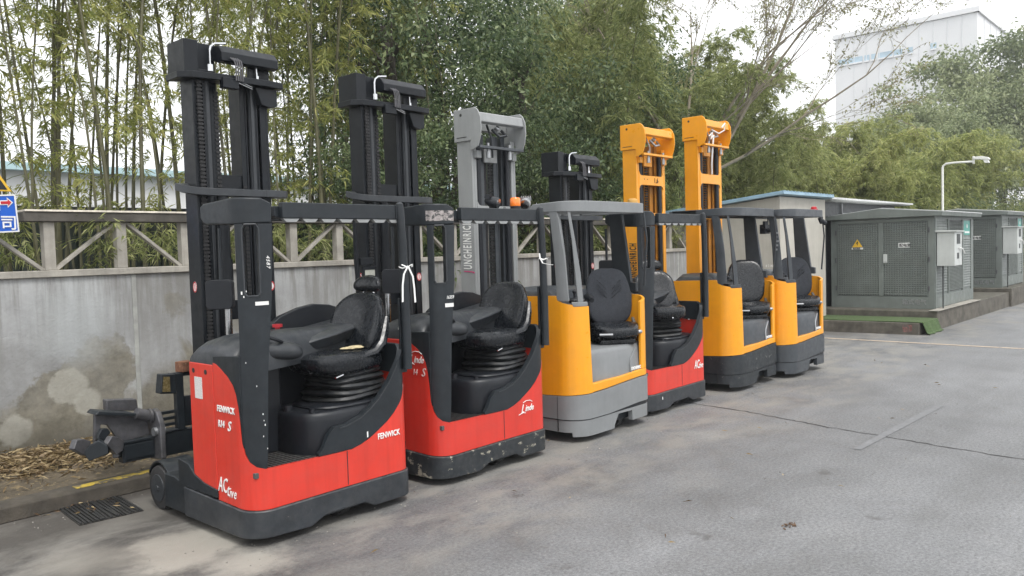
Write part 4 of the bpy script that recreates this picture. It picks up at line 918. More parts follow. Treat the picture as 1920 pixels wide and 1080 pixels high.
# ------------------------------------------------------------------ wall with truss balustrade
def wallmat():
    m, nt, b, co = newmat('lime washed wall'); L = nt.links
    sx = nt.nodes.new('ShaderNodeSeparateXYZ'); L.new(co, sx.inputs[0]); X, Zc = sx.outputs[0], sx.outputs[2]
    n1 = noise(nt, co, 1.3, 8, .62, .3); base = ramp(nt, [(.30, (.22, .22, .217)), (.5, (.345, .35, .35)), (.7, (.46, .47, .47))]); L.new(n1.outputs[0], base.inputs[0])
    c = base.outputs[0]
    st = noise(nt, mapping(nt, co, (7, 7, .55)), 1.6, 6, .65); sr = ramp(nt, [(.40, (0, 0, 0)), (.60, (1, 1, 1))]); L.new(st.outputs[0], sr.inputs[0])
    up = nt.nodes.new('ShaderNodeMapRange'); L.new(Zc, up.inputs[0]); up.inputs[1].default_value = .8; up.inputs[2].default_value = 1.75; up.inputs[3].default_value = .25; up.inputs[4].default_value = .9
    c = mixc(nt, maths(nt, 'MULTIPLY', sr.outputs[0], up.outputs[0]), c, (.20, .195, .18))
    # tan bare render patches low down
    n2 = noise(nt, co, 1.05, 7, .6, .6); low = nt.nodes.new('ShaderNodeMapRange'); L.new(Zc, low.inputs[0]); low.inputs[1].default_value = 1.35; low.inputs[2].default_value = .15; low.inputs[3].default_value = -.22; low.inputs[4].default_value = .30
    v = maths(nt, 'ADD', n2.outputs[0], low.outputs[0]); pr_ = ramp(nt, [(.52, (0, 0, 0)), (.60, (1, 1, 1))]); L.new(v, pr_.inputs[0])
    n3 = noise(nt, co, 9, 8, .7); tan = ramp(nt, [(.3, (.12, .11, .085)), (.7, (.25, .23, .18))]); L.new(n3.outputs[0], tan.inputs[0])
    c = mixc(nt, maths(nt, 'MULTIPLY', pr_.outputs[0], .9), c, tan.outputs[0])
    def wblob(x, z, r, soft, k):
        d = nt.nodes.new('ShaderNodeVectorMath'); d.operation = 'DISTANCE'; w_ = noise(nt, co, 3.2, 8, .7)
        L.new(maths_vec(nt, co, w_.outputs[1], .55), d.inputs[0]); d.inputs[1].default_value = (x, 8.16, z)
        q = nt.nodes.new('ShaderNodeMapRange'); q.interpolation_type = 'SMOOTHSTEP'; L.new(d.outputs['Value'], q.inputs[0]); q.inputs[1].default_value = r + soft; q.inputs[2].default_value = r - soft
        return maths(nt, 'MULTIPLY', q.outputs[0], k)
    for (x, z, r, so_, k) in ((3.12, .72, .36, .03, .85), (2.70, .48, .30, .03, .85), (3.30, .98, .12, .02, .7), (4.6, 1.2, .18, .04, .5), (3.9, 1.35, .12, .03, .5), (2.35, .28, .25, .1, .8), (3.85, .45, .3, .1, .7), (3.6, .2, .35, .1, .8)): c = mixc(nt, wblob(x, z, r, so_, k), c, tan.outputs[0])
    c = mixc(nt, wblob(2.95, 1.22, .34, .22, .55), c, (.42, .445, .45))
    # pale round re-plastered spots
    for (x, z, r) in ((2.86, .67, .17), (3.02, .50, .12), (2.40, .33, .14)):
        d = nt.nodes.new('ShaderNodeVectorMath'); d.operation = 'DISTANCE'; w = noise(nt, co, 9, 8, .7)
        L.new(maths_vec(nt, co, w.outputs[1], .13), d.inputs[0]); d.inputs[1].default_value = (x, 8.16, z)
        mr_ = nt.nodes.new('ShaderNodeMapRange'); mr_.interpolation_type = 'SMOOTHSTEP'; L.new(d.outputs['Value'], mr_.inputs[0]); mr_.inputs[1].default_value = r + .02; mr_.inputs[2].default_value = r - .02
        c = mixc(nt, maths(nt, 'MULTIPLY', mr_.outputs[0], .8), c, mixc(nt, n3.outputs[0], (.27, .26, .22), (.46, .45, .40)))
    # damp foot
    ft = nt.nodes.new('ShaderNodeMapRange'); n5 = noise(nt, co, 3, 5, .6); L.new(maths(nt, 'ADD', Zc, maths(nt, 'MULTIPLY', n5.outputs[0], -.4)), ft.inputs[0]); ft.inputs[1].default_value = .22; ft.inputs[2].default_value = -.02
    c = mixc(nt, maths(nt, 'MULTIPLY', ft.outputs[0], .7, clamp=True), c, (.07, .062, .045))
    L.new(c, b.inputs['Base Color']); b.inputs['Roughness'].default_value = .9
    bn = nt.nodes.new('ShaderNodeBump'); bn.inputs['Strength'].default_value = .5; bn.inputs['Distance'].default_value = .01; nb = noise(nt, co, 30, 7, .65); L.new(nb.outputs[0], bn.inputs['Height']); L.new(bn.outputs[0], b.inputs['Normal'])
    return m
m_wall = wallmat()
W0, W1, YW = -4, 15.2, 8.16
wl = empty('boundary_wall', (0, 0, 0), 0, 'long weathered grey concrete wall with a criss-cross concrete balustrade on top', 'wall')
joints = [-4] + [3.51 + k * 2.648 for k in range(-2, 5)] + [15.2]
m = M()
for a, b in zip(joints[:-1], joints[1:]): m.box(a + .006, b - .006, YW, YW + .2, -.1, 1.70)
m.box(-4, 15.2, YW + .02, YW + .18, -.1, 1.69)
m.build('wall_panel', m_wall, wl, .005)
m = M()
for a in joints[1:-1]: m.box(a - .022, a + .022, YW - .008, YW + .03, .0, 1.698)
m.build('joint_cover', pmat('grey joint mortar', (.34, .345, .325), .9, .2, 7, bump=.3, bscale=40), wl, .004)
m = M(); m.box(W0, W1, YW - .03, YW + .23, 1.70, 1.765); m.build('ledge', m_conc, wl, .008)
m = M(); m.box(2.56, W1, YW - .0, YW + .18, 2.215, 2.305); m.build('top_rail', pmat('stained grey concrete', (.085, .078, .068), .88, .4, 4, bump=.4, bscale=40, streak=.5, dust=.15, dustc=(.2, .18, .14)), wl, .008)
m = M(); m.box(2.57, W1, YW - .012, YW + .19, 2.307, 2.325); m.build('capping', m_railtop, wl, .002)
pit = .655
for k in range(-3, 19):
    x = 2.78 + k * pit
    m = M(); m.box(x - .048, x + .048, YW + .04, YW + .14, 1.765, 2.215)
    if x > W0 and x < W1: m.build('post', m_conc, wl, .006)
    xn = x + pit; a, b = (x, xn) if k % 2 == 0 else (xn, x)      # a = foot end, b = top end
    dx = 1 if b > a else -1
    if xn < W1 and x > W0:
        w = .035; p0 = (a + dx * .05, 1.765); p1 = (b - dx * .05, 2.215); l = math.dist(p0, p1); nxv, nzv = -(p1[1] - p0[1]) / l * w, (p1[0] - p0[0]) / l * w
        m = M(); m.prism([(p0[0] - nxv * .9, p0[1]), (p0[0] + nxv * 1.4, p0[1]), (p1[0] + nxv * .9, p1[1]), (p1[0] - nxv * 1.4, p1[1])], 'y', YW + .055, YW + .125)
        m.build('brace', m_conc, wl, .005)

# signs fixed on the balustrade at the left edge
sg = empty('direction_sign', (2.17, 8.02, 2.26), 0, 'tilted blue sign with a red arrow and white characters at the left edge', 'sign')
T = Matrix.Rotation(R(-3), 4, 'Y') 
m = M(); m.box(-.42, .30, 0, .012, -.16, .17, T); pl = m.build('sign_panel', m_sblue, sg, .002)
m = M()
for b4 in ((-.42, .30, .158, .17), (-.42, .30, -.16, -.148), (.288, .30, -.148, .158), (-.42, -.408, -.148, .158)): m.box(b4[0], b4[1], -.003, -.0005, b4[2], b4[3], T)
m.build('border', m_wht, pl, 0, False)
m = M(); m.prism([(.17, .08), (.23, .08), (.23, .055), (.275, .10), (.23, .145), (.23, .12), (.17, .12)], 'y', -.004, -.001, T); m.build('arrow', m_wht, pl, 0, False)
m = M(); m.prism([(.178, .088), (.234, .088), (.234, .07), (.262, .10), (.234, .13), (.234, .112), (.178, .112)], 'y', -.0065, -.0041, T); m.build('arrow', m_knob, pl, 0, False)
text('lettering', '公司', .10, (.02, -.004, -.115), X2, Z1, m_ink, sg, bold=.0015)
text('lettering', '前台', .085, (-.05, -.004, .05), X2, Z1, m_ink, sg, bold=.0012)
m = M(); m.box(.05, .08, .012, .14, -.14, .14); m.build('fixing', m_gal, sg)
sg = empty('warning_sign', (2.10, 8.03, 2.53), 0, 'black triangular sign with a yellow edge above the blue sign', 'sign')
m = M(); m.prism([(-.34, -.06), (.34, -.06), (.0, .50)], 'y', 0, .012); s1 = m.build('sign_panel', m_syel, sg, .002)
m = M(); m.prism([(-.30, -.045), (.305, -.045), (.0, .455)], 'y', -.003, -.0005); s2 = m.build('sign_face', m_sblk, s1, 0, False)
m = M(); m.prism([(.12, .03), (.2, .03), (.18, .06), (.13, .05)], 'y', -.006, -.0035); m.build('symbol', m_wht, s2, 0, False)
m = M(); m.box(-.02, .02, .012, .05, -.3, .2); m.build('fixing', m_gal, sg)

# slatted drain mat on the yard by the kerb
def fork_mat():
    r = empty('drain_grate', (2.35, 6.22, .006), R(-5), 'black slatted drain grate with dry leaves, set against the kerb', 'drain grate')
    m = M(); m.box(-.215, .215, -.27, .25, -.004, .001); m.build('backing', pmat('dark wet felt', (.03, .028, .025), .7, .4, 12, bump=.5, bscale=60), r, 0, False)
    m = M(); rr = random.Random(4)
    for i in range(17):
        x = -.21 + i * .025; m.box(x, x + .018 * (.6 + .4 * rr.random()), -.265 - rr.random() * .01, .24, .0015, .010 + .004 * rr.random(), Matrix.Rotation(rr.gauss(0, .02), 4, 'Z'))
    m.build('slat', pmat('black wet slat', (.022, .023, .024), .35, .4, 20, chips=((.12, .12, .11), .62, 30)), r, .001)
fork_mat()

# ------------------------------------------------------------------ foliage machinery
def leafmesh(name, pos, dirs, length, width, mat, tone=None, tubes=None, nrm_jit=.9):
    """many small folded leaves in one mesh (numpy)"""
    n = len(pos); d = dirs / np.linalg.norm(dirs, axis=1)[:, None]
    r = rng.normal(size=(n, 3)); s = np.cross(d, r); s /= np.linalg.norm(s, axis=1)[:, None] + 1e-9
    u = np.cross(s, d); L = (length * (.7 + .6 * rng.random(n)))[:, None]; Wd = (width * (.7 + .6 * rng.random(n)))[:, None]
    v = np.empty((n, 4, 3)); v[:, 0] = pos; v[:, 1] = pos + d * L * .42 + s * Wd * .5 + u * Wd * .18; v[:, 2] = pos + d * L - np.array([0, 0, 1]) * L * .12; v[:, 3] = pos + d * L * .42 - s * Wd * .5 + u * Wd * .18
    verts = v.reshape(-1, 3); nl = n
    faces = np.arange(4 * n, dtype=np.int32)
    t = rng.random(n) if tone is None else tone
    tv = np.repeat(t, 4)
    tv_extra = []; tf = []
    if tubes is not None and len(tubes.v):
        verts = np.concatenate([verts, np.array([tuple(p) for p in tubes.v])]); tf = tubes.f
        tv = np.concatenate([tv, np.full(len(tubes.v), .35)])
    me = bpy.data.meshes.new(name)
    li = list(faces); ls = [4] * nl
    for f in tf: li += [i + 4 * n for i in f]; ls.append(len(f))
    me.vertices.add(len(verts)); me.vertices.foreach_set('co', verts.astype(np.float32).ravel())
    me.loops.add(len(li)); me.loops.foreach_set('vertex_index', np.array(li, dtype=np.int32))
    me.polygons.add(len(ls)); me.polygons.foreach_set('loop_start', np.concatenate([[0], np.cumsum(ls)[:-1]]).astype(np.int32))
    me.update(calc_edges=True)
    a = me.attributes.new('tone', 'FLOAT', 'POINT'); a.data.foreach_set('value', tv.astype(np.float32))
    me.materials.append(mat); me.validate()
    return me
def lobj(name, me, parent=None):
    o = bpy.data.objects.new(name, me); C.objects.link(o); o.parent = parent; return o

def make_bamboo(seed, H, lean, droop, zmin, dens, leafm, Lf=.125, Wf=.017, r0=.024, blen=.8, culm=m_culm, bunch=5):
    rr = random.Random(seed); root = empty('bamboo')
    az = rr.random() * 6.28; K = 26; P = []
    for i in range(K + 1):
        t = i / K; off = lean * t ** 1.3 + droop * max(0, t - .45) ** 2 * 3.2
        z = H * (t - droop * .16 * max(0, t - .6) ** 2 * 4 / max(1, H * .12))
        P.append((math.cos(az) * off + .03 * math.sin(9 * t + seed), math.sin(az) * off + .03 * math.cos(7 * t), z))
    m = M(); m.tube(P, [r0 * (1 - .8 * i / K) * (1.12 if i % 2 == 0 else 1) for i in range(K + 1)], 7); cu = m.build('culm', culm, root)
    pos = []; dr = []; tw = M()
    for i in range(3, K + 1):
        for sub in (0, .5):
            t = min(1, (i + sub) / K); z = t * H
            if z < zmin: continue
            p = Vector([np.interp(t * K, range(K + 1), [q[a] for q in P]) for a in range(3)])
            pr_ = min(1, (z - zmin) / (H * .38)) ** .8
            nb = 1 if rr.random() < .12 + 1.1 * pr_ * dens else 0
            nb += 1 if rr.random() < dens * pr_ else 0; nb += 1 if dens > 1 and rr.random() < dens * pr_ - .6 else 0
            for _ in range(nb):
                a = rr.random() * 6.28; bl = blen * (.45 + .7 * rr.random()) * (1.15 - .5 * t); q = p.copy(); el = .9 - .9 * rr.random()
                pts = [q.copy()]; seg = 6
                for k in range(seg):
                    e = el - (k + 1) / seg * (1.0 + .5 * droop)
                    q = q + Vector((math.cos(a) * math.cos(e), math.sin(a) * math.cos(e), math.sin(e))) * bl / seg; a += rr.gauss(0, .18); pts.append(q.copy())
                    if k >= 1:
                        nn = 1 + (rr.random() < .75)
                        for _c in range(nn):
                            c = q + Vector((rr.gauss(0, .05), rr.gauss(0, .05), rr.gauss(0, .04))); ca = a + rr.gauss(0, .9)
                            for _l in range(bunch + rr.randint(-2, 2)):
                                la = ca + rr.gauss(0, .75); le = -.55 + rr.gauss(0, .38)
                                pos.append((c.x + rr.gauss(0, .012), c.y + rr.gauss(0, .012), c.z + rr.gauss(0, .012))); dr.append((math.cos(la) * math.cos(le), math.sin(la) * math.cos(le), math.sin(le)))
                tw.tube(pts, [.0045 * (1 - .7 * k / seg) for k in range(seg + 1)], 3, False)
    me = leafmesh('foliage', np.array(pos), np.array(dr), Lf, Wf, leafm, np.clip(rng.beta(2, 2.6, len(pos)), 0, 1), tw)
    lobj('foliage', me, root)
    return root, len(pos)
def plant(proto, first, loc, rz, sc, label=None, group=None, cat=None):
    o = proto if first else copy_tree(proto); o.location = loc; o.rotation_euler.z = rz; o.scale = (sc, sc, sc)
    if label: o['label'] = label; o['category'] = cat; o['group'] = group
    return o
def make_tree(seed, H, crown_r, crown_h, zc, nclump, per, leafm, Lf, Wf, bark, trunk_r=.12, csz=.42, trunks=1):
    rr = random.Random(seed); rg_ = np.random.default_rng(seed); root = empty('tree')
    tr = M(); ends = []
    for tk in range(trunks):
        bx, by = (rr.gauss(0, .25), rr.gauss(0, .25)) if trunks > 1 else (0, 0)
        P = [(bx + .12 * math.sin(k * .9 + seed + tk) * k / 5 + tk * .25 * k / 8, by + .12 * math.cos(k * 1.1 + seed) * k / 5, (zc + crown_h * .3) * k / 8) for k in range(9)]
        tr.tube(P, [trunk_r / trunks ** .5 * (1 - .075 * k) for k in range(9)], 9)
        for k in range(10):
            h = rr.uniform(.35, 1); i = int(h * 7.99); b = Vector(P[i]); a = rr.random() * 6.28; l = crown_r * rr.uniform(.45, .9); pts = [b]
            el = rr.uniform(.1, 1.0); q = b.copy()
            for s in range(6): q = q + Vector((math.cos(a) * math.cos(el), math.sin(a) * math.cos(el), math.sin(el))) * l / 6; a += rr.gauss(0, .22); el += rr.gauss(0, .15); pts.append(q.copy())
            tr.tube(pts, [trunk_r * .38 * (1 - .15 * s) for s in range(7)], 6); ends.append(q)
    tr.build('trunk', bark, root)
    # clump centres over the crown volume, weighted to the shell
    cs = []
    while len(cs) < nclump:
        v = rg_.normal(size=3); v /= np.linalg.norm(v); rad = rg_.random() ** .38
        bump = 1 + .22 * math.sin(3 * math.atan2(v[1], v[0]) + seed) + .15 * math.sin(5 * v[2] + seed * 2)
        cs.append((v[0] * crown_r * rad * bump, v[1] * crown_r * rad * bump, zc + v[2] * crown_h * rad * bump))
    pos = []; dr = []; tn = []
    for c in cs:
        k = int(per * rg_.uniform(.5, 1.4)); s = csz * rg_.uniform(.6, 1.3); p = rg_.normal(size=(k, 3)) * np.array([s, s, s * .55]) * .6 + np.array(c)
        d = (p - np.array(c)); d /= np.linalg.norm(d, axis=1)[:, None] + 1e-6; d = d * .6 + rg_.normal(size=(k, 3)) * .6; d[:, 2] -= .25
        pos.append(p); dr.append(d); tn.append(np.clip(rg_.beta(2, 3, k) + rg_.normal() * .10, 0, 1))
    me = leafmesh('crown', np.concatenate(pos), np.concatenate(dr), Lf, Wf, leafm, np.concatenate(tn)); lobj('crown', me, root)
    return root

# --- slender bamboo screen behind the wall on the left
BG = 'slender bamboo stems behind the balustrade'
BL = 'slender bamboo stem with sparse narrow leaves rising behind the wall balustrade at the left'
prot = [make_bamboo(11 + k, 7.4 + .5 * (k % 4), .35 + .12 * k, .25 + .06 * k, 2.1 + .35 * (k % 3), .37, m_lbam, r0=.019 + .005 * (k % 4), bunch=5, blen=.72)[0] for k in range(7)]
for p in prot: tag(p, BL, 'bamboo', BG)
used = [False] * 7; rr = random.Random(5)
spots = []
for k in range(100):
    t = (k + rr.random() * 2.5) / 100; x = 1.3 + 8.4 * t ** 1.08; y = 8.75 + 2.6 * rr.random() ** 1.2 + .10 * (x - 2)
    if 6.9 < x < 7.4 and y < 9.2: continue
    spots.append((x, y))
for i, (x, y) in enumerate(spots):
    j = i % 7; plant(prot[j], not used[j], (x, y, 0), rr.random() * 6.28, .86 + .28 * rr.random(), BL, BG, 'bamboo'); used[j] = True

lg = 'young leafy bamboo shoots along the back of the balustrade'
ll = 'short leafy bamboo shoot poking above the top rail of the balustrade'
lpz = [make_bamboo(131 + k, 2.35 + .12 * k, .2, .5, 1.7, .6, m_lmid, Lf=.11, Wf=.014, r0=.009, blen=.4, bunch=3)[0] for k in range(3)]
ul = [False] * 3
for i in range(34):
    j = i % 3; plant(lpz[j], not ul[j], (1.8 + .36 * i + rr.gauss(0, .1) + (2.0 if i > 17 else 0), 8.62 + .3 * rr.random(), 0), rr.random() * 6.28, .9 + .16 * rr.random(), ll, lg, 'bamboo'); ul[j] = True
# --- dark broad-leaved trees
DG = 'dark broad-leaved trees in the middle behind the wall'
dl = 'dense dark green broad-leaved tree crown rising behind the middle of the wall'
dp = [make_tree(31 + k, 8, 2.0, 2.9, 4.9, 74, 165, m_ldrk, .10, .043, m_bark, .16, .46) for k in range(4)]
us = [False] * 4
for i, (x, y, sc) in enumerate(((8.6, 10.2, .95), (10.4, 11.0, 1.05), (12.0, 10.3, .98), (15.6, 10.8, .92), (11.4, 13.0, 1.2), (18.5, 14.2, 1.2), (19.6, 13.6, 1.2), (8.0, 9.6, .62), (11.0, 9.7, .62), (13.2, 9.6, .66), (9.2, 9.5, .6))):
    j = i % 4; plant(dp[j], not us[j], (x, y, 0), rr.random() * 6.28, sc, dl, DG, 'tree'); us[j] = True
# --- arching grey-green bamboo mass right of centre
MG = 'arching bamboo plants right of the trees'
mlb = 'arching grey-green bamboo with drooping leafy sprays behind the shed and the yellow masts'
mp = [make_bamboo(51 + k, 6.6 + .5 * k, .5 + .2 * k, .9 + .25 * (k % 3), .9, 1.7, m_lmid, Lf=.15, Wf=.022, r0=.02, blen=1.05, bunch=7)[0] for k in range(5)]
us = [False] * 5
for i in range(58):
    t = i / 58; x = 13.4 + 13.5 * t + rr.gauss(0, .3); y = 9.0 + 4.5 * rr.random() - .3 * t
    sc = (1.20 - .34 * t) * (.85 + .28 * rr.random()) * (1.06 if y > 11 else .86)
    j = i % 5; plant(mp[j], not us[j], (x, y, 0), rr.random() * 6.28, sc, mlb, MG, 'bamboo'); us[j] = True
for i, (x, y, sc) in enumerate(((20.9, 10.6, 1.12), (21.9, 10.9, 1.02), (20.2, 11.2, 1.18))):
    plant(mp[i % 5], False, (x, y, 0), rr.random() * 6.28, sc, mlb, MG, 'bamboo')
# --- yellow-green bamboo further right
YG = 'yellow-green bamboo plants beyond the cabinets'
ylb = 'low arching yellow-green bamboo spray beyond the grey cabinets'
yp = [make_bamboo(71 + k, 4.6 + .4 * k, .6 + .2 * k, 1.1 + .2 * k, .5, 1.9, m_lyel, Lf=.16, Wf=.024, r0=.018, blen=1.1, bunch=7)[0] for k in range(4)]
us = [False] * 4
for i in range(60):
    t = i / 60; x = 24.5 + 20 * t + rr.gauss(0, .4); y = 7.6 + 4.2 * rr.random() + .06 * (x - 24)
    j = i % 4; plant(yp[j], not us[j], (x, y, 0), rr.random() * 6.28, .95 * (.8 + .45 * rr.random()) * (1 + .012 * (x - 24)), ylb, YG, 'bamboo'); us[j] = True
# --- far dark trees at the right edge
FG = 'tall trees at the far right'
fl_ = 'tall rounded dark green tree at the far right below the white building'
fp = [make_tree(91 + k, 9, 2.7, 2.5, 6.0, 105, 200, m_lfar, .17, .09, m_bark, .16, .62) for k in range(3)]
us = [False] * 3
for i, (x, y, sc) in enumerate(((43.5, 10.8, .90), (49, 10.6, 1.05), (56, 11.2, 1.28), (38.0, 11.6, .62), (50, 14.5, 1.2), (60, 11, 1.7))):
    j = i % 3; plant(fp[j], not us[j], (x, y, 0), rr.random() * 6.28, sc, fl_, FG, 'tree'); us[j] = True
# low evergreen shrubs filling the foot of the planting
SG = 'low shrubs behind the wall and cabinets'
sl_ = 'low dark shrub filling the gap at the foot of the taller planting'
sp_ = [make_tree(111 + k, 3, 1.3, 1.1, 1.15, 46, 150, m_ldrk if k < 2 else m_lmid, .11, .032, m_bark, .04, .42) for k in range(4)]
us = [False] * 4
ss = [(1.6 + .95 * k, 10.6 + .8 * (k % 3)) for k in range(0)] + [(8.4 + 1.25 * k, 10.0 + 1.1 * (k % 3)) for k in range(16)] + [(28 + 2.2 * k, 9.6 + .8 * (k % 2)) for k in range(18)]
for i, (x, y) in enumerate(ss):
    j = i % 4; sc = (.72 if x < 8 else 1.15) + .1 * (i % 3); sc *= 1.35 if x > 27 else 1
    plant(sp_[j], not us[j], (x, y, 0), rr.random() * 6.28, sc, sl_, SG, 'shrub'); us[j] = True

# --- bare branching tree
def bare():
    r = empty('bare_tree', (16.6, 9.4, 0), 0, 'nearly leafless pale tree with long branches reaching up to the right', 'tree')
    rr = random.Random(8); m = M(); tw = M(); pos = []; dr = []
    def grow(p, a, el, L, rad, depth, up):
        n = 7; pts = [p.copy()]; q = p.copy()
        for k in range(n):
            q = q + Vector((math.cos(a) * math.cos(el), math.sin(a) * math.cos(el), math.sin(el))) * L / n; a += rr.gauss(0, .13); el += rr.gauss(0, .09) + up; pts.append(q.copy())
            if depth < 4 and k >= 1 and rr.random() < (.8 if depth < 2 else .62):
                grow(q.copy(), a + rr.choice((-1, 1)) * rr.uniform(.3, .9), el + rr.uniform(-.35, .35), L * rr.uniform(.38, .62), rad * (1 - .1 * k) * .5, depth + 1, up * .6)
            if depth >= 2 and rr.random() < .22:
                for _ in range(3): pos.append(tuple(q + Vector((rr.gauss(0, .06), rr.gauss(0, .06), rr.gauss(0, .06))))); dr.append((rr.gauss(0, 1), rr.gauss(0, 1), -.6))
        (m if depth < 3 else tw).tube(pts, [max(.004, rad * (1 - .11 * k)) for k in range(n + 1)], 7 if depth < 2 else 4)
    base = Vector((0, 0, 0)); m.tube([(0, 0, 0), (.02, .05, 1.2), (-.05, .05, 2.2), (.0, 0, 3.2)], [.12, .10, .09, .08], 9)
    for a, el, L, rad in ((R(-50), .72, 5.6, .06), (R(-38), .95, 5.4, .055), (R(20), 1.25, 5, .05), (R(140), 1.15, 4.6, .05), (R(-70), 1.15, 5.0, .05), (R(-60), .52, 5.2, .045), (R(110), .9, 4.0, .04)):
        grow(Vector((0, 0, 3.1)), a, el, L, rad, 0, -.01)
    m.build('trunk', m_barkl, r); tw.build('twigs', m_barkl, r)
    lobj('crown', leafmesh('crown', np.array(pos), np.array(dr), .07, .03, leafmat('brown green leaf', [(.10, .10, .04), (.17, .17, .07), (.24, .24, .11), (.32, .31, .15), (.40, .38, .2)])), r)
bare()

# leaf litter on the verge: nobody could count it
n = 4700; x = np.concatenate([rng.normal(2.55, .42, 3600), rng.uniform(-1, 15, 1100)]); y = np.concatenate([np.clip(rng.normal(7.52, .22, 3600), 6.9, 8.13), rng.uniform(6.72, 8.1, 1100)])
z = .105 + .05 * (y - 6.66) / 1.5 + .035 * np.exp(-((x - 2.6) / .75) ** 2) * np.exp(-((y - 7.5) / .35) ** 2) + .012 + .02 * rng.random(n)
a = rng.uniform(0, 6.28, n); me = leafmesh('leaf_litter', np.stack([x, y, z], 1), np.stack([np.cos(a), np.sin(a), rng.normal(.08, .22, n)], 1), .085, .014, m_lit)
tag(lobj('leaf_litter', me), 'dry fallen bamboo leaves piled along the foot of the wall', 'fallen leaves', kind='stuff')
n = 90; x = np.concatenate([rng.normal(2.22, .14, 30), rng.uniform(3, 13, 60)]); y = np.concatenate([rng.normal(6.35, .12, 30), rng.uniform(1.5, 6.3, 60)])
a = rng.uniform(0, 6.28, n); me = leafmesh('scattered_leaves', np.stack([x, y, np.full(n, .022)], 1), np.stack([np.cos(a), np.sin(a), np.full(n, .03)], 1), .06, .011, m_lit)
tag(lobj('scattered_leaves', me), 'single dry leaves scattered over the asphalt yard', 'fallen leaves', kind='stuff')
n = 900; gx = np.concatenate([rng.uniform(2, 12.5, 500), rng.uniform(1.5, 13, 250), rng.uniform(.5, 12, 150)]); gy = np.concatenate([rng.normal(4.45, .28, 500), rng.normal(6.3, .14, 250), rng.uniform(.5, 4.5, 150)])
gm = M()
for q, w in zip(gx, gy):
    r_ = .003 + .007 * rng.random() ** 2; a_ = rng.random() * 6
    gm.add([(q + r_ * math.cos(a_ + k_ * 1.57) * (1 if k_ % 2 else .7), w + r_ * math.sin(a_ + k_ * 1.57), .001) for k_ in range(4)] + [(q + r_ * .2, w, r_ * .9)], [(0, 1, 4), (1, 2, 4), (2, 3, 4), (3, 0, 4)])
o = gm.build('grit', pmat('grit', (.17, .16, .14), .9, .7, 3, chips=((.42, .40, .36), .55, 8)), None, 0, False); tag(o, 'fine grit and small stones scattered along the trucks and the kerb', 'grit', kind='stuff')
# small clump of debris on the asphalt
m = M(); rr2 = random.Random(2)
for k in range(14):
    T = Matrix.Translation((rr2.gauss(0, .035), rr2.gauss(0, .03), .008)) @ Matrix.Rotation(rr2.random() * 6, 4, 'Z') @ Matrix.Rotation(rr2.gauss(0, .5), 4, 'X'); m.prism([(-.02, -.006), (.02, -.008), (.025, .004), (-.015, .008)], 'z', 0, .003, T)
o = m.build('debris', pmat('brown debris', (.10, .06, .035), .9, .5, 20), None, 0, False); o.location = (5.0, 2.12, 0); o.scale = (.65, .65, .65); tag(o, 'small brown clump of debris lying alone on the asphalt', 'debris')
# tuft at the wall foot
# ------------------------------------------------------------------ shed, cabinets and platforms
sh = empty('shed', (15.0, 6.46, 0), 0, 'small beige shed with a pale blue sloping roof beyond the last truck', 'shed')
m = M(); m.box(0, 2.3, 0, 2.6, 0, 2.42); m.prism([(0, 2.42), (2.6, 2.42), (2.6, 2.46), (0, 2.70)], 'x', 0, 2.3); m.build('wall', m_shed, sh, .004)
m = M(); m.prism([(-.14, 2.735), (-.14, 2.79), (2.75, 2.50), (2.75, 2.445)], 'x', -.14, 2.45); rf = m.build('roof', m_blue, sh, .004)
m = M()
for k in range(16): m.prism([(-.15, 2.792), (-.15, 2.805), (2.76, 2.515), (2.76, 2.502)], 'x', -.12 + k * .165, -.08 + k * .165)
m.build('roof_rib', m_blue, rf, 0, False)

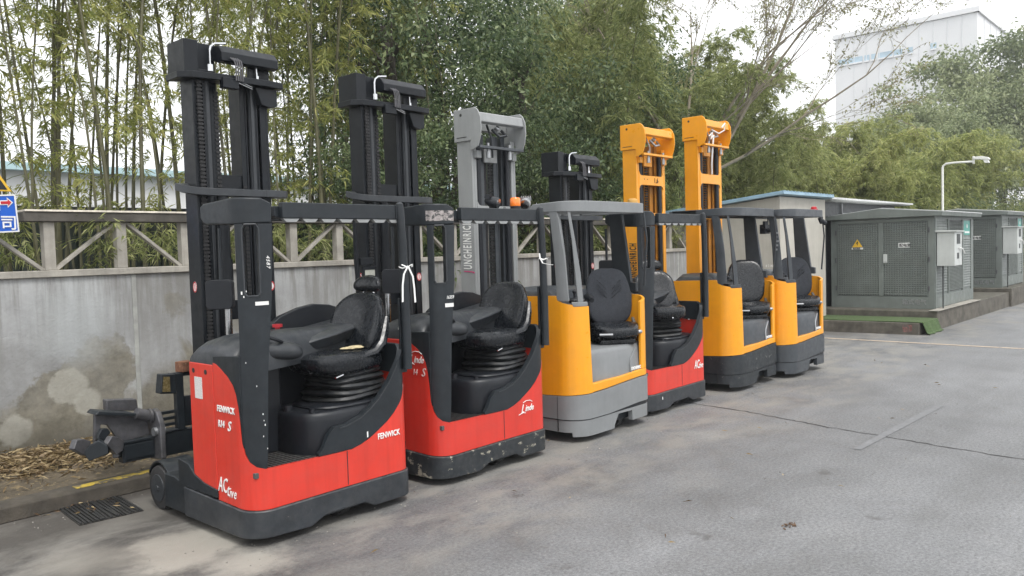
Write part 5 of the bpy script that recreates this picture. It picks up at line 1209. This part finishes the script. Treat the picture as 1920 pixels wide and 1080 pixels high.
def louvre(m, x0, x1, z0, z1, n, y, ax='y', d=.018):
    for i in range(n):
        z = z0 + (z1 - z0) * i / n; h = (z1 - z0) / n
        if ax == 'y': m.prism([(y - .002, z + h * .1), (y - d, z + h * .15), (y - d, z + h * .35), (y - .002, z + h * .85)], 'x', x0, x1)
        else: m.prism([(y - .002, z + h * .1), (y - d, z + h * .15), (y - d, z + h * .35), (y - .002, z + h * .85)], 'y', x0, x1)
def cabinet(loc, L, label, name='transformer_cabinet', wl_=2.08, sign=True):
    c = empty(name, loc, 0, label, 'electrical cabinet', 'grey transformer cabinets on a concrete plinth'); H_ = 1.93
    # local: west face x=0 spans y 0..wl_, south face y=0 spans x 0..L
    m = M(); m.box(0, L, 0, wl_, 0, H_ - .03); bd = m.build('housing', m_cab, c, .006)
    m = M()
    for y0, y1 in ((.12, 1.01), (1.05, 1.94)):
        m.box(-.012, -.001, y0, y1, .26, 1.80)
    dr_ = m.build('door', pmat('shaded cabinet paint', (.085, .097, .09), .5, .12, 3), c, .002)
    # pressed checker ribs of the doors
    for y0, y1 in ((.12, 1.01), (1.05, 1.94)):
        m = M(); nz = 34; ny_ = 17
        for i in range(nz):
            z = .285 + i * (1.49 / nz); m.prism([(-.014, z), (-.030, z + .012), (-.030, z + .02), (-.014, z + .034)], 'y', y0 + .02, y1 - .02)
        for j in range(ny_ + 1):
            y = y0 + .02 + j * (y1 - y0 - .04) / ny_; m.box(-.033, -.012, y - .008, y + .008, .27, 1.79)
        m.build('door_ribs', m_cab, dr_, 0, False)
    m = M(); m.box(-.035, -.012, .98, 1.08, .26, 1.80); m.box(-.02, 0, .0, .12, .0, 1.86); m.box(-.02, 0, 1.94, wl_, 0, 1.86); m.box(-.024, .0, .12, 1.94, .0, .25); m.box(-.022, .0, .12, 1.94, 1.81, 1.87)
    m.build('door_frame', m_cab, c, .004)
    for y_ in (.10, 1.965):
        for z_ in (.42, 1.02, 1.62): m = M(); m.cyl((-.03, y_, z_ - .05), (-.03, y_, z_ + .05), .014, 8); m.build('hinge', m_gal, c)
    m = M(); m.box(-.055, -.036, .90, .98, .95, 1.14); h_ = m.build('handle', m_cabl, c, .008)
    m = M(); m.box(-.06, -.0555, .905, .975, .965, .985); m.build('handle_lip', m_alu, h_)
    # label plate and warning triangle
    m = M(); m.box(-.04, -.034, .46, .68, 1.27, 1.37); lp = m.build('label', m_wht, c)
    text('lettering', '配电室', .055, (-.043, .665, 1.292), X1, Z1, m_kink, lp, bold=.001)
    if sign:
        m = M(); m.prism([(1.40, 1.30), (1.62, 1.30), (1.51, 1.47)], 'x', -.04, -.034); wt = m.build('warning_triangle', m_syel, c)
        m = M(); m.prism([(1.515, 1.44), (1.485, 1.385), (1.508, 1.385), (1.495, 1.33), (1.54, 1.40), (1.515, 1.40)], 'x', -.043, -.0405); m.build('symbol', m_kink, wt, 0, False)
        m = M(); m.box(-.04, -.034, 1.39, 1.63, 1.25, 1.29); lp2 = m.build('label', m_wht, c); text('lettering', '高压危险', .028, (-.043, 1.60, 1.257), X1, Z1, m_kink, lp2, bold=.001)
    text('lettering', '箱式电气', .085, (-.0265, .62, .10), X1, Z1, m_alu, c, bold=.001, sx=1.0)
    # south face louvres
    m = M(); w = L / 3.2
    louvre(m, .10 * w, .92 * w, .32, 1.80, 26, 0); louvre(m, 1.05 * w, 2.15 * w, .32, .92, 20, 0, d=.03); louvre(m, 1.05 * w, 2.15 * w, 1.38, 1.80, 14, 0, d=.03); louvre(m, 2.32 * w, 2.95 * w, .32, 1.45, 20, 0)
    m.build('louvre', m_cab, c, 0, False)
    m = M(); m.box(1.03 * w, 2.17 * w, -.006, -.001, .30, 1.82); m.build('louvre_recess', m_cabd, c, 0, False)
    m = M(); m.box(.96 * w, 1.03 * w, -.03, 0, .28, 1.84); m.box(2.17 * w, 2.26 * w, -.03, 0, .28, 1.84); m.box(2.98 * w, 3.18 * w, -.02, 0, .0, 1.86); m.box(0, .08 * w, -.02, 0, 0, 1.86); m.box(.08 * w, 2.98 * w, -.024, 0, .02, .26); m.box(1.05 * w, 2.15 * w, -.016, -.007, .94, 1.36)
    m.build('side_frame', m_cab, c, .004)
    m = M(); m.box(1.1 * w, 2.1 * w, -.019, -.0165, .96, 1.34); m.build('window', m_alu, c)
    m = M(); m.box(2.36 * w, 2.9 * w, -.012, -.002, 1.5, 1.82); gp = m.build('label', pmat('green enamel plate', (.03, .30, .24), .4, .1, 9), c)
    m = M(); m.cyl((2.63 * w, -.013, 1.7), (2.63 * w, -.016, 1.7), .05, 12); m.box(2.42 * w, 2.84 * w, -.015, -.0125, 1.54, 1.58); m.build('symbol', m_wht, gp)
    # control box hung on the south side
    m = M(); m.box(.04, .62, -.36, -.03, .88, 1.56); cb = m.build('control_box', m_cabl, c, .008)
    m = M(); m.prism([(-.40, 1.565), (-.40, 1.585), (.0, 1.61), (.0, 1.565)], 'x', .0, .66); m.build('box_lid', m_cabl, cb, .003)
    m = M(); m.box(.20, .46, -.366, -.361, 1.32, 1.52); m.box(.22, .36, -.366, -.361, 1.02, 1.14); m.build('box_window', m_cabd, cb, 0)
    m = M(); m.tube([(.3, -.38, 1.24), (.5, -.4, 1.22), (.66, -.4, 1.12)], .012, 6); m.build('strap', m_wht, cb)
    m = M(); m.cyl((.14, -.12, .0), (.14, -.12, .88), .014, 8); m.build('conduit', m_cabd, c)
    # roof: shallow double slope with overhang
    m = M(); m.prism([(-.16, H_ - .03), (-.18, H_ + .05), (wl_ * .5, H_ + .17), (wl_ + .1, H_ + .05), (wl_ + .08, H_ - .03)], 'x', -.12, L + .1); rf = m.build('roof', m_cab, c, .006)
    m = M(); m.prism([(-.185, H_ + .052), (-.185, H_ + .07), (wl_ * .5, H_ + .19), (wl_ + .1, H_ + .07), (wl_ + .1, H_ + .052), (wl_ * .5, H_ + .172)], 'x', .1, L + .1); m.build('roof_skin', m_roofw, rf, .002)
    return c
c1 = cabinet((18.01, 4.52, .37), 3.2, 'large grey-green cabinet with checkered doors and a yellow warning triangle, above the green turf step')
c2 = cabinet((24.25, 4.50, .47), 2.9, 'second grey-green cabinet at the right edge without a warning triangle', sign=False)
dk = empty('cabinet', (17.72, 6.72, .37), 0, 'tall dark grey cabinet under a pale-edged flat roof left of the checkered cabinet', 'electrical cabinet')
m = M(); m.box(0, 5.2, 0, 2.2, 0, 2.32); m.build('housing', m_dgw, dk, .01)
m = M(); m.box(-.015, 0, .15, .9, .1, 2.2); m.build('door', m_cabd, dk, .004)
m = M(); m.box(-.25, 5.6, -.35, 2.4, 2.34, 2.385); m.box(-.2, 5.5, -.3, 2.3, 2.32, 2.34); m.build('roof', m_roofw, dk, .004)
m = M(); m.box(1.2, 1.23, -.04, -.01, 1.8, 2.3); m.box(1.2, 1.9, -.04, -.01, 2.05, 2.08); m.build('bracket', m_alu, dk)

pf = empty('plinth', (0, 0, 0), 0, 'stained dark concrete plinth carrying the two checkered cabinets', 'plinth')
m = M(); m.prism([(17.5, 4.35), (24.0, 4.28), (24.0, 9.2), (17.5, 9.2)], 'z', -.02, .37); m.prism([(24.003, 4.22), (40, 3.95), (40, 9.2), (24.003, 9.2)], 'z', -.02, .47); m.build('base', m_concd, pf, .02)
m = M(); m.prism([(17.47, 4.32), (20.9, 4.285), (20.9, 4.5), (17.47, 4.5)], 'z', .372, .385); m.build('edge', m_conc, pf, .004)
st = empty('step', (0, 0, 0), 0, 'low dark concrete step in front of the checkered cabinet', 'step')
m = M(); m.prism([(16.44, 4.40), (17.497, 4.33), (17.497, 9.0), (16.2, 9.0)], 'z', -.02, .225); m.build('base', m_concd, st, .015)
m = M(); m.box(16.425, 16.437, 4.52, 4.80, .05, .19); m.build('worn_patch', pmat('faded red paint', (.22, .10, .09), .9, .6, 12, chips=((.1, .09, .08), .5, 14)), st)
tf = M(); vs = []; fs = []
prof_ = [(9.0, .229), (5.5, .229), (4.9, .230), (4.45, .231), (4.345, .226), (4.32, .15), (4.27, .03), (4.22, .008)]
for i in range(13):
    x = 16.47 + 1.02 * i / 12
    for (y, z) in prof_: vs.append((x + (.05 * math.sin(i) if z < .1 else 0), y + (.02 * math.sin(i * 1.3) if z < .2 else 0), z + .003 * math.sin(i * 2.1 + y * 3)))
for i in range(12):
    for j in range(7): a = i * 8 + j; fs.append((a, a + 1, a + 9, a + 8))
tf.add(vs, fs); o = tf.build('turf_mat', m_turf, None); so = o.modifiers.new('thick', 'SOLIDIFY'); so.thickness = .012; so.offset = 1; tag(o, 'strip of bright green artificial turf draped over the low step', 'turf mat')

# street lamp
lp = empty('street_lamp', (27.2, 6.6, 0), 0, 'thin pale lamp post with a bent arm and a box lamp head behind the cabinets', 'street lamp')
m = M(); m.cyl((0, 0, 0), (0, 0, 3.95), .035, 12); m.cyl((0, 0, 0), (0, 0, .5), .07, 12); m.build('pole', m_lamp, lp)
m = M(); m.tube([(0, 0, 3.9), (0, -.02, 3.99), (0, -.10, 4.05), (0, -.3, 4.06), (0, -.84, 4.05)], .03, 10); m.build('arm', m_lamp, lp)
m = M(); T = Matrix.Translation((0, -1.0, 4.12)) @ Matrix.Rotation(R(-90), 4, 'Z') @ Matrix.Rotation(R(8), 4, 'Y') @ Matrix.Scale(.55, 4); m.prism([(-.3, -.05), (.45, -.05), (.5, .0), (.4, .09), (.1, .13), (-.3, .06)], 'y', -.16, .16, T)
m.cyl((0, -.84, 3.98), (0, -.84, 4.2), .035, 10); hd = m.build('lamp_head', m_lamp, lp, .01)
m = M(); m.prism([(.18, -.05), (.42, -.05), (.5, -.2), (.28, -.22)], 'y', -.13, .13, T); m.build('shade', m_wht, hd, .01)

# ------------------------------------------------------------------ far buildings
def wall_quad(m, a, b, z0, z1, th):
    d = Vector((b[0] - a[0], b[1] - a[1], 0)).normalized(); n = Vector((d.y, -d.x, 0))
    m.add([(a[0], a[1], z0), (b[0], b[1], z0), (b[0] - n.x * th, b[1] - n.y * th, z0), (a[0] - n.x * th, a[1] - n.y * th, z0), (a[0], a[1], z1), (b[0], b[1], z1), (b[0] - n.x * th, b[1] - n.y * th, z1), (a[0] - n.x * th, a[1] - n.y * th, z1)],
          [(0, 3, 2, 1), (4, 5, 6, 7), (0, 1, 5, 4), (1, 2, 6, 5), (2, 3, 7, 6), (3, 0, 4, 7)])
fb = empty('factory_building', (68.8, 14.3, 0), 0, 'large pale white flat-roofed building high at the right with a strip of blue windows', 'building')
H_ = 18.85; dW = Vector((.04, 1, 0)).normalized(); dS = Vector((1, -.01, 0)).normalized()
cn = [Vector((0, 0, 0)), dW * 10.6, dW * 10.6 + dS * 90, dS * 90]
m = M(); m.add([(*p.xy, 0) for p in cn] + [(*p.xy, H_ - .4) for p in cn], [(0, 1, 2, 3), (7, 6, 5, 4), (0, 4, 5, 1), (1, 5, 6, 2), (2, 6, 7, 3), (3, 7, 4, 0)]); m.build('wall', m_bld, fb, 0, False)
m = M()
for a, b in zip(cn, cn[1:] + cn[:1]):
    d = (b - a).normalized(); nrm = Vector((d.y, -d.x, 0)); nrm = -nrm if (nrm.dot((a + b) / 2 - (cn[0] + cn[2]) / 2) < 0) else nrm
    q = [a + nrm * .15 - d * .15, b + nrm * .15 + d * .15, b - nrm * .2 + d * .15, a - nrm * .2 - d * .15]
    m.add([(*p.xy, H_ - .38) for p in q] + [(*p.xy, H_) for p in q], [(0, 1, 2, 3), (7, 6, 5, 4), (0, 4, 5, 1), (1, 5, 6, 2), (2, 6, 7, 3), (3, 7, 4, 0)])
m.build('parapet', m_bld, fb, 0, False)
m = M()
for k_ in range(1, 10): m.box(k_ * .04 - .03, k_ * .04 + .02, k_ * 1.0, k_ * 1.0 + .05, 8, H_ - .4)
for k_ in range(1, 44): m.box(k_ * 2.0, k_ * 2.0 + .05, -.045 - k_ * .02, .02 - k_ * .02, 8, H_ - .4)
m.build('cladding_joint', m_bwj, fb, 0, False)
nW = Vector((-dW.y, dW.x, 0)); nW = nW if nW.x < 0 else -nW
def bwin(t0, t1, z0, z1, dd=dW, nn=nW):
    a = dd * t0 + nn * .03; b = dd * t1 + nn * .03; a2 = dd * t0 + nn * .1; b2 = dd * t1 + nn * .1
    fr = M(); fr.add([(*a.xy, z0 - .12), (*b.xy, z0 - .12), (*b2.xy, z0 - .12), (*a2.xy, z0 - .12), (*a.xy, z0), (*b.xy, z0), (*b2.xy, z0), (*a2.xy, z0)], [(0, 1, 2, 3), (7, 6, 5, 4), (0, 4, 5, 1), (1, 5, 6, 2), (2, 6, 7, 3), (3, 7, 4, 0)])
    f = fr.build('window', m_bld, fb, 0, False)
    g = M(); g.add([(*a.xy, z0), (*b.xy, z0), (*b.xy, z1), (*a.xy, z1)], [(0, 1, 2, 3)]); g.build('pane', m_bwin, f, 0, False)
for t0, t1 in ((2.8, 3.22), (4.5, 4.88), (5.29, 5.9), (5.98, 7.1), (7.3, 7.65), (7.8, 8.2), (8.35, 9.5), (9.6, 10.3)): bwin(t0, t1, 16.32, 16.76)
nS = Vector((dS.y, -dS.x, 0)); nS = nS if nS.y < 0 else -nS
bwin(6.1, 12.6, 16.6, 17.3, dS, nS)
# pale building behind the bamboo on the left
pb = empty('warehouse', (2, 24, 0), 0, 'low pale warehouse with cyan trim seen through the bamboo', 'building')
m = M(); m.box(0, 26, 0, 8, 0, 4.3); m.build('wall', m_bld, pb, 0, False)
m = M(); m.box(-.3, 26.3, -.3, 8.3, 4.3, 4.5); m.build('roof', m_cyan, pb)
m = M(); m.box(0, 26, -.06, -.01, 2.5, 2.7); m.build('trim', m_cyan, pb, 0, False)
fe = empty('screen_fence', (-2, 13.2, 0), 0, 'dark green corrugated fence behind the bamboo', 'fence')
m = M()
for k in range(120): m.prism([(k * .16, 0), (k * .16 + .05, -.03), (k * .16 + .11, -.03), (k * .16 + .16, 0), (k * .16 + .16, .02), (k * .16, .02)], 'z', 0, 2.62)
m.build('panel', pmat('dark green sheet', (.03, .042, .035), .6, .3, 3), fe, 0, False)
m = M(); m.box(0, 19.2, -.05, .04, 2.62, 2.68); m.build('rail', m_dgw, fe)

# ------------------------------------------------------------------ world, sun, camera
sc = bpy.context.scene
w = bpy.data.worlds.new('World'); sc.world = w; w.use_nodes = True; nt = w.node_tree; bg = nt.nodes['Background']
sky = nt.nodes.new('ShaderNodeTexSky'); sky.sky_type = 'NISHITA'; sky.sun_disc = False
EL, AZ = 58, 200      # sun high over the yard, behind and left of the camera
sky.sun_elevation = R(EL); sky.sun_rotation = R(AZ); sky.dust_density = 4; sky.air_density = 1.2
hs = nt.nodes.new('ShaderNodeHueSaturation'); hs.inputs['Saturation'].default_value = .10; nt.links.new(sky.outputs[0], hs.inputs['Color'])
oc = mixc(nt, .72, hs.outputs[0], (10.5, 10.7, 11.0))      # thick even cloud over the clear-sky gradient
nt.links.new(oc, bg.inputs[0]); bg.inputs[1].default_value = .10
sd = bpy.data.lights.new('sun', 'SUN'); sd.energy = 1.2; sd.angle = R(18); sd.color = (1, .965, .92)
so = bpy.data.objects.new('sun', sd); C.objects.link(so)
az = R(AZ); dirv = Vector((math.sin(az) * math.cos(R(EL)), math.cos(az) * math.cos(R(EL)), math.sin(R(EL)))); so.rotation_euler = dirv.to_track_quat('Z', 'Y').to_euler()
sc.view_settings.view_transform = 'Standard'; sc.view_settings.look = 'None'; sc.view_settings.exposure = 0.87; sc.view_settings.gamma = 1
sc.cycles.max_bounces = 6; sc.cycles.diffuse_bounces = 3; sc.cycles.transmission_bounces = 3; sc.cycles.glossy_bounces = 2; sc.cycles.use_denoising = True

# pale damp air between the yard and the far building
hz = M(); hz.box(-30, 175, -30, 60, -1, 26); ho = hz.build('haze', bpy.data.materials.new('damp air'), None, 0, False); tag(ho, 'thin pale haze over the whole yard', 'haze', kind='stuff')
hm = ho.data.materials[0]; hm.use_nodes = True; hn = hm.node_tree; hn.nodes.remove(hn.nodes['Principled BSDF']); pv = hn.nodes.new('ShaderNodeVolumePrincipled')
pv.inputs['Color'].default_value = (.93, .95, .97, 1); pv.inputs['Density'].default_value = .0013; pv.inputs['Anisotropy'].default_value = .3
hn.links.new(pv.outputs[0], hn.nodes['Material Output'].inputs['Volume'])
yaw, pit_, roll = R(48.307), R(2.6957), R(-1.6695)
F = Vector((math.sin(yaw) * math.cos(pit_), math.cos(yaw) * math.cos(pit_), -math.sin(pit_)))
R0 = Vector((math.cos(yaw), -math.sin(yaw), 0)); U0 = R0.cross(F)
Rv = R0 * math.cos(roll) + U0 * math.sin(roll); Uv = -R0 * math.sin(roll) + U0 * math.cos(roll)
cd = bpy.data.cameras.new('camera'); cam = bpy.data.objects.new('camera', cd); C.objects.link(cam)
T = Matrix((Rv, Uv, -F)).transposed().to_4x4(); T.translation = Vector((0, 0, 1.83)); cam.matrix_world = T
cd.sensor_width = 36; cd.lens = 36 * 1518.2 / 1920; cd.clip_end = 1500; sc.camera = cam
